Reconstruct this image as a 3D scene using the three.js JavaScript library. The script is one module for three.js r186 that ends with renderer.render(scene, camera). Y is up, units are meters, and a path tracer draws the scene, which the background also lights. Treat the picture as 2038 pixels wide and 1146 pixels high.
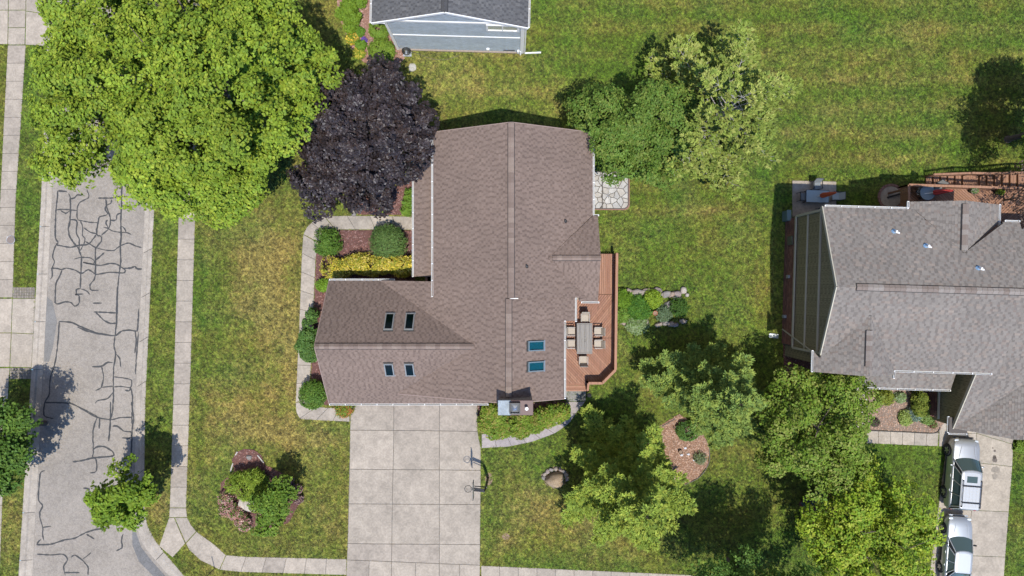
import * as THREE from 'three';
import { Sky } from 'three/addons/objects/Sky.js';
import { mergeGeometries, mergeVertices } from 'three/addons/utils/BufferGeometryUtils.js';

// ---------------------------------------------------------------- camera, sky, sun, exposure
const CAM_HEIGHT = 46.4, FOCAL = 1300, MID_X = 1019, MID_Y = 573;
const scene = new THREE.Scene();
const camera = new THREE.PerspectiveCamera(2 * Math.atan(MID_Y / FOCAL) * 180 / Math.PI, 2038 / 1146, 0.5, 900);
camera.up.set(0, 0, -1);
camera.position.set(0, CAM_HEIGHT, 0);
camera.lookAt(0, 0, 0);
const renderer = new THREE.WebGLRenderer({ antialias: true });
renderer.toneMapping = THREE.LinearToneMapping;
renderer.toneMappingExposure = 1.1;
renderer.shadowMap.enabled = true;
const SUN = new THREE.Vector3(0.095, 1, 0.39).normalize();
const sky = new Sky();
sky.name = 'sky';
sky.scale.setScalar(800);
sky.userData.kind = 'structure';
sky.material.uniforms.sunPosition.value.copy(SUN);
sky.material.uniforms.turbidity.value = 7;
sky.material.uniforms.rayleigh.value = 0.5;
sky.material.uniforms.mieCoefficient.value = 0.004;
scene.add(sky);
scene.environmentIntensity = 0.225;
const sun = new THREE.DirectionalLight(new THREE.Color(1, 0.93, 0.81), 4.9);
sun.position.copy(SUN).multiplyScalar(120);
sun.castShadow = true;
sun.shadow.mapSize.set(4096, 4096);
sun.shadow.radius = 1.3;
Object.assign(sun.shadow.camera, { left: -50, right: 50, top: 40, bottom: -40, near: 10, far: 260 });
scene.add(sun, sun.target);

// ---------------------------------------------------------------- helpers
function mulberry(seed) { let a = seed >>> 0; return () => { a = (a + 0x6D2B79F5) | 0; let t = Math.imul(a ^ (a >>> 15), 1 | a); t = (t + Math.imul(t ^ (t >>> 7), 61 | t)) ^ t; return ((t ^ (t >>> 14)) >>> 0) / 4294967296; }; }
const V = (x, y, z) => new THREE.Vector3(x, y, z);
const lerp = (a, b, t) => a + (b - a) * t;
const clamp = (v, a, b) => Math.min(b, Math.max(a, v));
// survey of the site from the aerial view: a sighted direction and a height give a place on the site (metres)
function at(px, py, h = 0) { const k = (CAM_HEIGHT - h) / FOCAL; return V((px - MID_X) * k, h, (py - MID_Y) * k); }
const g2 = (px, py, h = 0) => { const p = at(px, py, h); return [p.x, p.z]; };
// plane y = a + b x + c z
function onPlane(px, py, pl) { const u = (px - MID_X) / FOCAL, v = (py - MID_Y) / FOCAL, s = pl.b * u + pl.c * v; const h = (pl.a + s * CAM_HEIGHT) / (1 + s); return at(px, py, h); }
const taken = {}, paved = [];
function numbered(name) { const n = taken[name] = (taken[name] ?? -1) + 1; return n ? name + '_' + String(n).padStart(3, '0') : name; }
function tag(o, label, category, group) { o.userData.label = label; o.userData.category = category; if (group) o.userData.group = group; return o; }
function thing(name, label, category, pos = [0, 0, 0], turn = 0, group) { const o = new THREE.Group(); o.name = numbered(name); o.position.set(...pos); o.rotation.y = turn; scene.add(o); return tag(o, label, category, group); }
function structure(name) { const o = new THREE.Group(); o.name = numbered(name); o.userData.kind = 'structure'; scene.add(o); return o; }
function copyOf(o, label, group) { const c = o.clone(); c.name = numbered(o.name.replace(/_\d\d\d$/, '')); c.userData = { ...o.userData }; if (label) c.userData.label = label; if (group) c.userData.group = group; scene.add(c); return c; }

// tiling value noise
function lattice(period, seed) { const r = mulberry(seed), a = new Float32Array(period * period); for (let i = 0; i < a.length; i++) a[i] = r(); return (x, y) => { const xi = Math.floor(x), yi = Math.floor(y), fx = x - xi, fy = y - yi; const sx = fx * fx * (3 - 2 * fx), sy = fy * fy * (3 - 2 * fy); const x0 = ((xi % period) + period) % period, x1 = (x0 + 1) % period, y0 = ((yi % period) + period) % period * period, y1 = (((yi + 1) % period) + period) % period * period; return lerp(lerp(a[y0 + x0], a[y0 + x1], sx), lerp(a[y1 + x0], a[y1 + x1], sx), sy); }; }
function makeTex(w, h, fn, srgb = true) { const d = new Uint8Array(w * h * 4); const o = [0, 0, 0]; for (let j = 0, k = 0; j < h; j++) for (let i = 0; i < w; i++, k += 4) { fn(i, j, o); d[k] = clamp(o[0], 0, 1) * 255; d[k + 1] = clamp(o[1], 0, 1) * 255; d[k + 2] = clamp(o[2], 0, 1) * 255; d[k + 3] = 255; } const t = new THREE.DataTexture(d, w, h, THREE.RGBAFormat); t.magFilter = THREE.LinearFilter; t.minFilter = THREE.LinearMipmapLinearFilter; t.generateMipmaps = true; t.wrapS = t.wrapT = THREE.RepeatWrapping; if (srgb) t.colorSpace = THREE.SRGBColorSpace; t.needsUpdate = true; return t; }
function rep(t, metres, metresV) { const c = t.clone(); c.repeat.set(1 / metres, 1 / (metresV ?? metres)); c.needsUpdate = true; return c; }
const gr = mulberry(77);
// grain maps: brightness around 0.9, mottled
function mottle(seed, size, coarse, fine, speck) { const n1 = lattice(4, seed), n2 = lattice(16, seed + 1), n3 = lattice(64, seed + 2), n4 = lattice(size, seed + 3); return makeTex(size, size, (i, j, o) => { const x = i / size, y = j / size; const c = (n1(x * 4, y * 4) - .5) * .5 + (n2(x * 16, y * 16) - .5) * .5; const f = (n3(x * 64, y * 64) - .5), s = n4(i, j) - .5; const v = .86 + c * coarse + f * fine + s * speck; o[0] = v * 1.005; o[1] = v; o[2] = v * .99; }); }
const T_concrete = mottle(11, 512, .19, .10, .14);
const T_asphalt = mottle(23, 512, .12, .10, .34);
const T_granule = mottle(31, 256, .06, .08, .22);
const T_wood = (() => { const n = lattice(64, 51), m = lattice(32, 52); return makeTex(256, 256, (i, j, o) => { const v = .84 + (n(i / 4, j / 96) - .5) * .3 + (m(i / 8, j / 8) - .5) * .08; o[0] = v; o[1] = v * .99; o[2] = v * .98; }); })();
const T_soil = mottle(41, 256, .25, .3, .3);
const std = (o) => new THREE.MeshStandardMaterial({ roughness: .9, ...o });
const lin = (r, g, b) => new THREE.Color().setRGB(r, g, b);
const M = {
  concrete: [0, 1, 2, 3].map((k) => std({ color: lin(...[[.455, .40, .34], [.42, .37, .315], [.475, .415, .35], [.405, .355, .305]][k]), map: rep(T_concrete, 5 + k * .7), roughness: .93 })),
  kerb: [0, 1].map((k) => std({ color: lin(...[[.47, .42, .365], [.43, .385, .335]][k]), map: rep(T_concrete, 3.1 + k), roughness: .93 })),
  asphalt: std({ color: lin(.35, .315, .278), map: rep(T_asphalt, 6.2), bumpMap: rep(T_asphalt, 3), bumpScale: .006, roughness: .95 }),
  asphaltDark: std({ color: lin(.2, .2, .205), map: rep(T_asphalt, 6.2), roughness: .95 }),
  seal: std({ color: lin(.062, .064, .068), map: rep(T_asphalt, 1.3), roughness: .8 }),
  soil: std({ color: lin(.30, .21, .15), map: rep(T_soil, 1.1), roughness: 1 }),
  mulch: std({ color: lin(.155, .075, .062), map: rep(T_soil, .9), roughness: 1 }),
  mulchTan: std({ color: lin(.29, .165, .105), map: rep(T_soil, .9), roughness: 1 }),
  bedding: std({ color: lin(.17, .155, .135), map: rep(T_soil, .7) }),
  dark: std({ color: lin(.02, .02, .022), roughness: .8 }),
  white: std({ color: lin(.75, .75, .74), roughness: .55 }),
  trim: std({ color: lin(.62, .60, .56), roughness: .7 }),
  galv: std({ color: lin(.42, .45, .48), metalness: .7, roughness: .45 }),
  bark: std({ color: lin(.16, .125, .10), map: rep(T_soil, .5), roughness: 1 }),
  greyBark: std({ color: lin(.44, .41, .38), map: rep(T_soil, .5), roughness: 1 }),
  stone: [0, 1, 2, 3].map((k) => std({ color: lin(...[[.36, .31, .27], [.28, .26, .25], [.42, .33, .27], [.33, .27, .26]][k]), map: rep(T_soil, .7 + k * .1), roughness: .95 })),
  blackMetal: std({ color: lin(.028, .028, .03), roughness: .5, metalness: .3 }),
};

// mesh builder: flat-shaded faces, uv in metres by the face's dominant axis, optional vertex colours
class MB {
  constructor() { this.p = []; this.n = []; this.u = []; this.c = []; this.col = null; }
  color(r, g, b) { this.col = [r, g, b]; return this; }
  tri(a, b, c) {
    const ux = b[0] - a[0], uy = b[1] - a[1], uz = b[2] - a[2], vx = c[0] - a[0], vy = c[1] - a[1], vz = c[2] - a[2];
    let x = uy * vz - uz * vy, y = uz * vx - ux * vz, z = ux * vy - uy * vx; const l = Math.hypot(x, y, z); if (l < 1e-10) return this; x /= l; y /= l; z /= l;
    const ax = Math.abs(x), ay = Math.abs(y), az = Math.abs(z);
    for (const q of [a, b, c]) { this.p.push(q[0], q[1], q[2]); this.n.push(x, y, z); if (ay >= ax && ay >= az) this.u.push(q[0], -q[2]); else if (ax >= az) this.u.push(q[2], q[1]); else this.u.push(q[0], q[1]); if (this.col) this.c.push(this.col[0], this.col[1], this.col[2]); }
    return this;
  }
  quad(a, b, c, d) { return this.tri(a, b, c).tri(a, c, d); }
  // polygon [[x,z]...] seen from above, any winding, at height(s)
  cap(poly, y, up = true) { const pts = poly.map(([x, z]) => new THREE.Vector2(x, z)); const f = typeof y === 'function' ? y : () => y; const area = THREE.ShapeUtils.area(pts); const src = area < 0 ? pts.slice().reverse() : pts; for (const [i, j, k] of THREE.ShapeUtils.triangulateShape(src, [])) { const A = [src[i].x, f(src[i].x, src[i].y), src[i].y], B = [src[j].x, f(src[j].x, src[j].y), src[j].y], C = [src[k].x, f(src[k].x, src[k].y), src[k].y]; const cr = (B[0] - A[0]) * (C[2] - A[2]) - (B[2] - A[2]) * (C[0] - A[0]); const isUp = cr < 0; if (isUp === up) this.tri(A, B, C); else this.tri(A, C, B); } return this; }
  prism(poly, y0, y1) { const f0 = typeof y0 === 'function' ? y0 : () => y0, f1 = typeof y1 === 'function' ? y1 : () => y1; this.cap(poly, f1, true); this.cap(poly, f0, false); this.sides(poly, f0, poly, f1); return this; }
  sides(p0, f0, p1, f1) { const g0 = typeof f0 === 'function' ? f0 : () => f0, g1 = typeof f1 === 'function' ? f1 : () => f1; const ccw = areaOf(p0) < 0; for (let i = 0; i < p0.length; i++) { const j = (i + 1) % p0.length; const a = [p0[i][0], g0(...p0[i]), p0[i][1]], b = [p0[j][0], g0(...p0[j]), p0[j][1]], c = [p1[j][0], g1(...p1[j]), p1[j][1]], d = [p1[i][0], g1(...p1[i]), p1[i][1]]; if (ccw) this.quad(a, b, c, d); else this.quad(b, a, d, c); } return this; }
  // slab with a chamfered top edge
  slab(poly, y0, y1, ch = .012) { const top = inset(poly, ch); this.cap(top, y1, true); this.sides(poly, y1 - ch, top, y1); this.sides(poly, y0, poly, y1 - ch); return this; }
  box(cx, cy, cz, sx, sy, sz, rotY = 0) { const c = Math.cos(rotY), s = Math.sin(rotY); const poly = [[-sx / 2, -sz / 2], [sx / 2, -sz / 2], [sx / 2, sz / 2], [-sx / 2, sz / 2]].map(([x, z]) => [cx + x * c + z * s, cz - x * s + z * c]); return this.prism(poly, cy - sy / 2, cy + sy / 2); }
  // box between two points (bar of w x h), w horizontal
  bar(a, b, w, h) { const A = V(...a), B = V(...b); const d = B.clone().sub(A).normalize(); let side = V(0, 1, 0).cross(d); if (side.lengthSq() < 1e-6) side = V(1, 0, 0); side.normalize(); const up = d.clone().cross(side).normalize(); const P = (o, i, j) => { const q = o.clone().addScaledVector(side, i * w / 2).addScaledVector(up, j * h / 2); return [q.x, q.y, q.z]; }; const c = [[-1, -1], [1, -1], [1, 1], [-1, 1]]; for (let k = 0; k < 4; k++) { const m = (k + 1) % 4; this.quad(P(A, ...c[k]), P(A, ...c[m]), P(B, ...c[m]), P(B, ...c[k])); } this.quad(P(A, ...c[3]), P(A, ...c[2]), P(A, ...c[1]), P(A, ...c[0])); this.quad(P(B, ...c[0]), P(B, ...c[1]), P(B, ...c[2]), P(B, ...c[3])); return this; }
  // tapered round bar
  rod(a, b, r0, r1, seg = 6) { const A = V(...a), B = V(...b); const d = B.clone().sub(A).normalize(); let s = Math.abs(d.y) < .9 ? V(0, 1, 0) : V(1, 0, 0); s = s.cross(d).normalize(); const t = d.clone().cross(s); const P = (o, r, k) => { const q = o.clone().addScaledVector(s, r * Math.cos(k)).addScaledVector(t, r * Math.sin(k)); return [q.x, q.y, q.z]; }; for (let k = 0; k < seg; k++) { const k0 = k / seg * 6.28319, k1 = (k + 1) / seg * 6.28319; this.quad(P(A, r0, k0), P(A, r0, k1), P(B, r1, k1), P(B, r1, k0)); this.tri([B.x, B.y, B.z], P(B, r1, k0), P(B, r1, k1)); } return this; }
  path(pts, r0, r1, seg = 6) { for (let i = 0; i + 1 < pts.length; i++) this.rod(pts[i], pts[i + 1], lerp(r0, r1, i / (pts.length - 1)), lerp(r0, r1, (i + 1) / (pts.length - 1)), seg); return this; }
  geo() { const g = new THREE.BufferGeometry(); g.setAttribute('position', new THREE.Float32BufferAttribute(this.p, 3)); g.setAttribute('normal', new THREE.Float32BufferAttribute(this.n, 3)); g.setAttribute('uv', new THREE.Float32BufferAttribute(this.u, 2)); if (this.col && this.c.length === this.p.length) g.setAttribute('color', new THREE.Float32BufferAttribute(this.c, 3)); return g; }
  build(name, mat, parent, top = false) { const m = new THREE.Mesh(this.geo(), mat); m.name = top ? numbered(name) : name; m.castShadow = m.receiveShadow = true; (parent ?? scene).add(m); return m; }
}
function areaOf(p) { let s = 0; for (let i = 0; i < p.length; i++) { const j = (i + 1) % p.length; s += p[i][0] * p[j][1] - p[j][0] * p[i][1]; } return s / 2; }
function inset(poly, d) { const n = poly.length, sgn = areaOf(poly) > 0 ? 1 : -1, out = []; for (let i = 0; i < n; i++) { const a = poly[(i + n - 1) % n], b = poly[i], c = poly[(i + 1) % n]; let e1 = [b[0] - a[0], b[1] - a[1]], e2 = [c[0] - b[0], c[1] - b[1]]; const l1 = Math.hypot(...e1) || 1, l2 = Math.hypot(...e2) || 1; const n1 = [-e1[1] / l1 * sgn, e1[0] / l1 * sgn], n2 = [-e2[1] / l2 * sgn, e2[0] / l2 * sgn]; let m = [n1[0] + n2[0], n1[1] + n2[1]]; const q = m[0] * m[0] + m[1] * m[1]; const k = q > .15 ? 2 * d / q : d; out.push([b[0] + m[0] * k, b[1] + m[1] * k]); } return out; }
const px = (list, h = 0) => list.map(([x, y]) => g2(x, y, h));
function resample(pts) { const L = [0]; for (let i = 1; i < pts.length; i++) L.push(L[i - 1] + Math.hypot(pts[i][0] - pts[i - 1][0], pts[i][1] - pts[i - 1][1])); const T = L[L.length - 1]; const f = (t) => { const s = clamp(t, 0, 1) * T; let i = 1; while (i < L.length - 1 && L[i] < s) i++; const k = (s - L[i - 1]) / ((L[i] - L[i - 1]) || 1); return [lerp(pts[i - 1][0], pts[i][0], k), lerp(pts[i - 1][1], pts[i][1], k)]; }; f.length_ = T; return f; }
// paving laid between two edge lines, cut into slabs at joints
function paveStrip(parent, left, right, count, y0, y1, mats, seed, name = 'slab', sub = 1, gap = .012, ts = null) {
  const l = resample(left), r = resample(right), rnd = mulberry(seed); { const e = inset([...left, ...right.slice().reverse()], .02); new MB().cap(e, .005).build('bedding', M.bedding, parent); paved.push(e); }
  for (let i = 0; i < count; i++) { const t0 = ts ? ts[i] : i / count, t1 = ts ? ts[i + 1] : (i + 1) / count; const a = [], b = []; for (let k = 0; k <= sub; k++) { const t = lerp(t0, t1, k / sub); a.push(l(t)); b.push(r(t)); } const poly = inset([...a, ...b.reverse()], gap); new MB().slab(poly, y0, y1 + (rnd() - .5) * .008, .015).build(name, mats[Math.floor(rnd() * mats.length)], parent); }
}
// rounded sculpted lump (boulders, cushions): noise-displaced sphere
function lump(rx, ry, rz, seed, rough = .25, detail = 2) { const g = mergeVertices(new THREE.IcosahedronGeometry(1, detail + 1).deleteAttribute('uv').deleteAttribute('normal')); const n = lattice(32, seed), p = g.attributes.position; const uv = []; for (let i = 0; i < p.count; i++) { const v = V(p.getX(i), p.getY(i), p.getZ(i)); const k = 1 + rough * (n(v.x * 1.7 + v.y + 8, v.z * 1.7 - v.y + 8) - .5) * 2 + rough * .5 * (n(v.x * 4 + 3 + v.y * 2, v.z * 4 + v.y) - .5); const sq = (t) => Math.sign(t) * Math.pow(Math.abs(t), .8); p.setXYZ(i, sq(v.x) * k * rx, sq(v.y) * k * ry, sq(v.z) * k * rz); uv.push(v.x * rx + v.y, v.z * rz + v.y * .7); } g.setAttribute('uv', new THREE.Float32BufferAttribute(uv, 2)); g.computeVertexNormals(); return g; }
function meshOf(name, geo, mat, parent, pos) { const m = new THREE.Mesh(geo, mat); m.name = parent ? name : numbered(name); m.castShadow = m.receiveShadow = true; (parent ?? scene).add(m); if (pos) m.position.set(...pos); return m; }

// ================================================================ GROUND
// lawn colour: fine blades, tufts, dry patches and mowing stripes where the site shows them
const LAWN = { x0: -40, x1: 40, z0: -23, z1: 23 };
const lawnTex = (() => {
  const W = 2048, Hh = 1178; const n0 = lattice(256, 101), n1 = lattice(256, 102), n2 = lattice(256, 103), n3 = lattice(1024, 104), n4 = lattice(256, 105);
  // [px, py, rx, ry, strength]   + dry   - lush
  const patches = [[540, 520, 60, 90, .75], [530, 600, 80, 100, .55], [590, 700, 60, 120, .5], [480, 830, 90, 60, .7], [560, 860, 80, 50, .6], [640, 880, 60, 40, .5], [430, 640, 50, 120, -.3], [400, 760, 20, 200, -.35], [400, 560, 15, 120, -.2], [620, 1040, 80, 60, .3], [330, 1000, 40, 80, .7], [320, 560, 20, 140, .1], [310, 690, 15, 60, -.4], [1010, 1065, 30, 20, .8], [1070, 1020, 70, 60, .65], [1000, 940, 40, 60, .15], [1180, 1060, 70, 50, .5], [985, 1090, 25, 20, .5], [960, 180, 110, 16, .55], [900, 155, 90, 12, .4], [830, 120, 60, 25, .35], [1010, 115, 80, 12, .5], [1120, 60, 60, 60, -.45], [1200, 130, 60, 60, -.35], [1260, 110, 40, 70, -.4], [1090, 120, 60, 30, -.2], [1600, 120, 160, 40, .25], [1800, 60, 160, 26, .45], [1700, 140, 140, 14, .5], [1690, 30, 90, 30, -.3], [1850, 150, 110, 20, .35], [1650, 240, 120, 20, .3], [1820, 250, 90, 16, .4], [1790, 310, 70, 14, .55], [1560, 270, 60, 30, .35], [1420, 415, 70, 25, .45], [1330, 430, 70, 30, .35], [1300, 500, 50, 60, -.35], [1420, 520, 60, 50, -.2], [1480, 470, 40, 60, .25], [1480, 590, 40, 60, .2], [1250, 690, 30, 60, .4], [1270, 740, 20, 40, .5], [1500, 940, 90, 50, .05], [1480, 900, 40, 40, .35], [1800, 930, 80, 50, -.45], [2020, 1000, 30, 150, -.35], [60, 130, 30, 60, -.5], [60, 330, 30, 180, -.35], [60, 480, 25, 60, .1], [20, 1040, 40, 90, .45], [880, 230, 40, 20, .25], [1060, 200, 60, 20, .35], [700, 330, 60, 40, .3]]
    .map(([a, b, rx, ry, s]) => { const p = g2(a, b); return [p[0], p[1], rx / 28, ry / 28, s]; });
  return makeTex(W, Hh, (i, j, o) => {
    const x = lerp(LAWN.x0, LAWN.x1, (i + .5) / W), z = lerp(LAWN.z1, LAWN.z0, (j + .5) / Hh);
    const wob = n1(x * .7 + 40, z * .7 + 40) - .5, wob2 = n2(x * .7 + 90, z * .7 + 9) - .5;
    let dry = x < -2 ? .56 : .42; if (x > 6) dry = .33; if (x < -23.5) dry = .4;
    for (const p of patches) { const dx = (x - p[0] + wob * 2.2) / p[2], dz = (z - p[1] + wob2 * 1.6) / p[3]; const q = dx * dx + dz * dz; if (q < 4) dry += p[4] * .62 * Math.exp(-q * 1.3); }
    dry += (n0(x * .28 + 20, z * .33 + 20) - .5) * .24 + (n1(x * .95 + 7, z * 1.2 + 7) - .5) * .2 + (n2(x * 2.7, z * 2.9 + 60) - .5) * .26 + (n0(x * 7.3 + 30, z * 7.3 + 11) - .5) * .34;
    if (x > 3 && z < -5) dry += Math.sin(z * 3.4 + n4(x * .12, z * .3) * 2) * .13; // mowing passes
    if (x > -23 && x < -11.6) dry += Math.sin(x * 3.2 + n4(x * .2, z * .12) * 2) * .05;
    dry = clamp(dry, 0, 1);
    const blade = n3(x * 12.5 + 500, z * 12.5 + 500), blade2 = n3(i * .93, j * .93), b3 = n2(x * 5.2 + 77, z * 5.2 + 31);
    const v = .74 + (blade - .5) * .4 + (blade2 - .5) * .46 + (b3 - .5) * .24;
    const k = Math.pow(dry, 1.15);
    const hue = (n4(x * .5 + 33, z * .5 + 12) - .5) * .05;
    o[0] = lerp(.405, .70, k) * v + hue; o[1] = lerp(.53, .63, k) * v; o[2] = lerp(.14, .335, k) * v;
  });
})();
lawnTex.wrapS = lawnTex.wrapT = THREE.MirroredRepeatWrapping;
const lawnMat = std({ map: lawnTex, roughness: 1, color: lin(.8, .8, .8) });
lawnMat.bumpMap = rep(mottle(61, 512, .05, .4, .5), 4.5); lawnMat.bumpScale = .05;
const streetOuterL = [[160, -1400], [97.5, 0], [82, 400], [59, 800], [37, 1146], [12, 1600], [-20, 2200]], streetInnerL = [[186, -1400], [121.6, 0], [101.5, 400], [81, 800], [63, 1146], [38, 1600], [6, 2200]];
const streetOuterR = [[400, -1400], [327, 0], [308, 400], [289.6, 800], [287, 1000], [288, 1024], [298.6, 1060], [317, 1087], [367, 1146], [440, 1196], [560, 1226], [2700, 1330]], streetInnerR = [[378, -1400], [306, 0], [288, 400], [268.6, 800], [267, 1000], [268.6, 1030], [274, 1062], [284, 1087], [333.7, 1146], [420, 1215], [550, 1248], [2700, 1352]];
{
  const S = new THREE.Shape(); const B = 420; S.moveTo(-B, -B); S.lineTo(B, -B); S.lineTo(B, B); S.lineTo(-B, B);
  const hole = [...px(streetOuterL), ...px([[2700, 2200]]), ...px(streetOuterR.slice().reverse())]; const path = new THREE.Path(); hole.forEach(([x, z], i) => i ? path.lineTo(x, -z) : path.moveTo(x, -z)); S.holes.push(path);
  const g = new THREE.ShapeGeometry(S); g.rotateX(-Math.PI / 2); const p = g.attributes.position, uv = g.attributes.uv;
  for (let i = 0; i < p.count; i++) uv.setXY(i, (p.getX(i) - LAWN.x0) / (LAWN.x1 - LAWN.x0), (LAWN.z1 - p.getZ(i)) / (LAWN.z1 - LAWN.z0));
  const ground = meshOf('ground', g, lawnMat); ground.userData.kind = 'structure';
}
// street: asphalt with sealed cracks
const road = structure('road');
{
  new MB().cap([...px(streetOuterL), ...px([[2700, 2200]]), ...px(streetOuterR.slice().reverse())], -.16).build('road_base', std({ color: lin(.09, .085, .08), map: rep(T_soil, 1) }), road);
  const poly = [...px(streetInnerL.map(([x, y]) => [x - 2, y])), ...px([[2700, 2200]]), ...px(streetInnerR.map(([x, y]) => [x + 2, y]).reverse())];
  new MB().cap(poly, -.1).build('asphalt', M.asphalt, road);
  // darker newer asphalt against the bend's gutter
  new MB().cap(px([[268, 1035], [270, 1062], [280, 1090], [300, 1116], [330, 1150], [306, 1150], [275, 1118], [262, 1085], [262, 1050]]), -.096).build('asphalt_patch', M.asphaltDark, road);
  new MB().cap(px([[91, 590], [103, 600], [112, 640], [104, 690], [96, 720], [86, 720], [88, 660]]), -.096).build('asphalt_patch', std({ color: lin(.24, .235, .23), map: rep(T_asphalt, 4.1) }), road);
  const sets = [[60, 340, 3.819, [[[205, 150], [195, 250], [190, 300], [185, 500], [210, 545], [190, 560], [300, 580], [360, 565], [440, 555], [500, 480]], [[205, 150], [275, 155]], [[285, 170], [300, 210], [298, 370], [285, 440], [300, 510], [375, 605]], [[300, 210], [330, 205], [355, 180], [385, 187]], [[190, 297], [240, 290], [350, 300]], [[225, 300], [265, 322], [290, 305]], [[425, 140], [440, 200], [370, 240], [350, 300], [355, 370], [375, 375], [450, 390], [515, 393]], [[298, 370], [330, 370], [352, 385], [345, 470], [368, 520], [365, 600], [385, 655], [380, 780], [375, 895]], [[375, 375], [395, 430], [390, 490], [412, 510], [400, 560], [375, 605]], [[510, 205], [615, 205], [690, 192], [780, 200], [868, 203]], [[570, 215], [575, 260], [565, 290], [585, 330], [520, 350], [512, 395], [500, 450], [505, 490], [535, 495], [535, 535], [495, 585], [490, 620], [490, 780], [480, 830], [452, 860], [455, 905], [515, 907]], [[615, 215], [610, 245], [575, 265], [600, 340], [605, 400], [585, 445], [535, 490]], [[600, 372], [645, 375], [655, 335], [680, 320], [688, 335]], [[550, 427], [585, 435], [620, 455], [685, 467], [725, 467], [765, 483]], [[585, 372], [568, 390], [590, 430]], [[693, -300], [693, 0], [690, 200], [685, 330], [683, 420], [688, 500], [680, 570], [683, 690], [670, 800], [655, 950], [650, 1146]], [[690, 418], [715, 440], [725, 467]], [[400, 430], [450, 465], [500, 477]], [[415, 535], [490, 580], [560, 600], [630, 605], [670, 575], [740, 547], [790, 567], [843, 583]], [[560, 620], [520, 655], [490, 680]], [[328, 670], [380, 657], [450, 660], [483, 685], [470, 710], [390, 692], [520, 718], [600, 703], [650, 708], [700, 738], [720, 755], [710, 775], [680, 775], [600, 770], [500, 787], [485, 780], [435, 750], [385, 780], [340, 755], [270, 738], [235, 750], [195, 740], [150, 740]], [[700, 740], [760, 738], [790, 725], [810, 745], [850, 745]], [[235, 755], [215, 810], [190, 860], [185, 1000], [210, 1010], [260, 995], [305, 1000], [335, 1030], [368, 1005], [365, 945], [335, 940], [400, 935]], [[375, 895], [345, 900], [345, 935]], [[375, 895], [420, 910], [450, 940]], [[470, 1005], [540, 1005]], [[478, 1072], [560, 1075], [650, 1080]], [[190, 560], [175, 600], [165, 650], [178, 690], [160, 740], [163, 800], [145, 825]]]],
  [0, 400, 2.491, [[[470, 550], [510, 590], [545, 607], [575, 605]], [[581, 420], [578, 520], [575, 600], [568, 660], [562, 720], [570, 760], [560, 830], [558, 920], [560, 950], [555, 1040], [545, 1085]], [[290, 597], [350, 602], [390, 620], [440, 640], [480, 655], [565, 668], [600, 645], [640, 640], [675, 645], [680, 620], [685, 535]], [[380, 625], [430, 645], [500, 662]], [[290, 597], [283, 700], [270, 800], [245, 880], [240, 960], [218, 1000], [215, 1065], [262, 1080]], [[665, 640], [672, 690], [665, 755]], [[570, 755], [590, 780], [595, 825]], [[453, 822], [500, 820], [530, 800], [555, 802]], [[500, 820], [510, 870], [498, 925], [470, 940]], [[498, 925], [555, 918]], [[562, 872], [610, 878], [648, 888], [645, 925], [600, 920], [562, 922]], [[645, 925], [640, 942], [615, 938]], [[560, 945], [530, 980], [480, 990], [470, 1003]], [[215, 1000], [280, 1000], [350, 1005], [400, 1030], [450, 1060], [480, 1075], [550, 1085], [590, 1075], [650, 1073]], [[390, 1022], [440, 1048], [500, 1082]], [[645, 925], [655, 980], [650, 1073], [655, 1130]], [[685, 650], [675, 740], [668, 860]]]],
  [0, 800, 2.997, [[[575, 95], [555, 150], [550, 210], [553, 300], [548, 330], [570, 345], [570, 415], [532, 425]], [[590, 95], [588, 160]], [[655, 0], [655, 100], [650, 180], [645, 235]], [[668, 145], [695, 145], [735, 175], [778, 180], [775, 215], [725, 215]], [[548, 290], [575, 268], [620, 268], [665, 295], [675, 322], [610, 330], [550, 335], [480, 352], [430, 358]], [[262, 410], [235, 430], [225, 580], [250, 620], [232, 660], [238, 710], [250, 750], [250, 800], [258, 828]], [[250, 750], [300, 743]], [[238, 822], [215, 852], [300, 850], [380, 825], [440, 815], [510, 780], [570, 762], [635, 757]], [[510, 790], [560, 820]], [[490, 515], [525, 520], [525, 545]], [[730, 790], [720, 830], [725, 870], [690, 890]], [[780, 0], [793, 100], [785, 160], [777, 400]], [[215, 910], [300, 915], [370, 910], [400, 940], [375, 985], [385, 1037]], [[420, 930], [440, 915], [480, 940], [520, 985], [520, 1037]], [[490, 940], [540, 900]], [[380, 1020], [470, 1020]]]]];
  const r = mulberry(5); let layer = 0;
  for (const [ox, oy, s, lines] of sets) for (const line of lines) {
    const pts = line.map(([x, y]) => { const [X, Z] = g2(ox + x / s, oy + y / s); return V(X, 0, Z); }); const curve = new THREE.CatmullRomCurve3(pts, false, 'catmullrom', .35); const L = curve.getLength(), n = Math.max(4, Math.ceil(L / .16)); const mb = new MB(); const w0 = .038 + r() * .024; const y = -.0955 + (layer++ % 12) * .0007; let prev = null;
    for (let i = 0; i <= n; i++) { const p = curve.getPointAt(i / n), t = curve.getTangentAt(i / n); const w = w0 * (.6 + r() * .75) * (i === 0 || i === n ? .5 : 1); const j = (r() - .5) * .03; const a = [p.x - t.z * w + j, y, p.z + t.x * w], b = [p.x + t.z * w + j, y, p.z - t.x * w]; if (prev) mb.quad(prev[0], a, b, prev[1]); prev = [a, b]; }
    mb.build('crack_seal', M.seal, road);
  }
}
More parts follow.
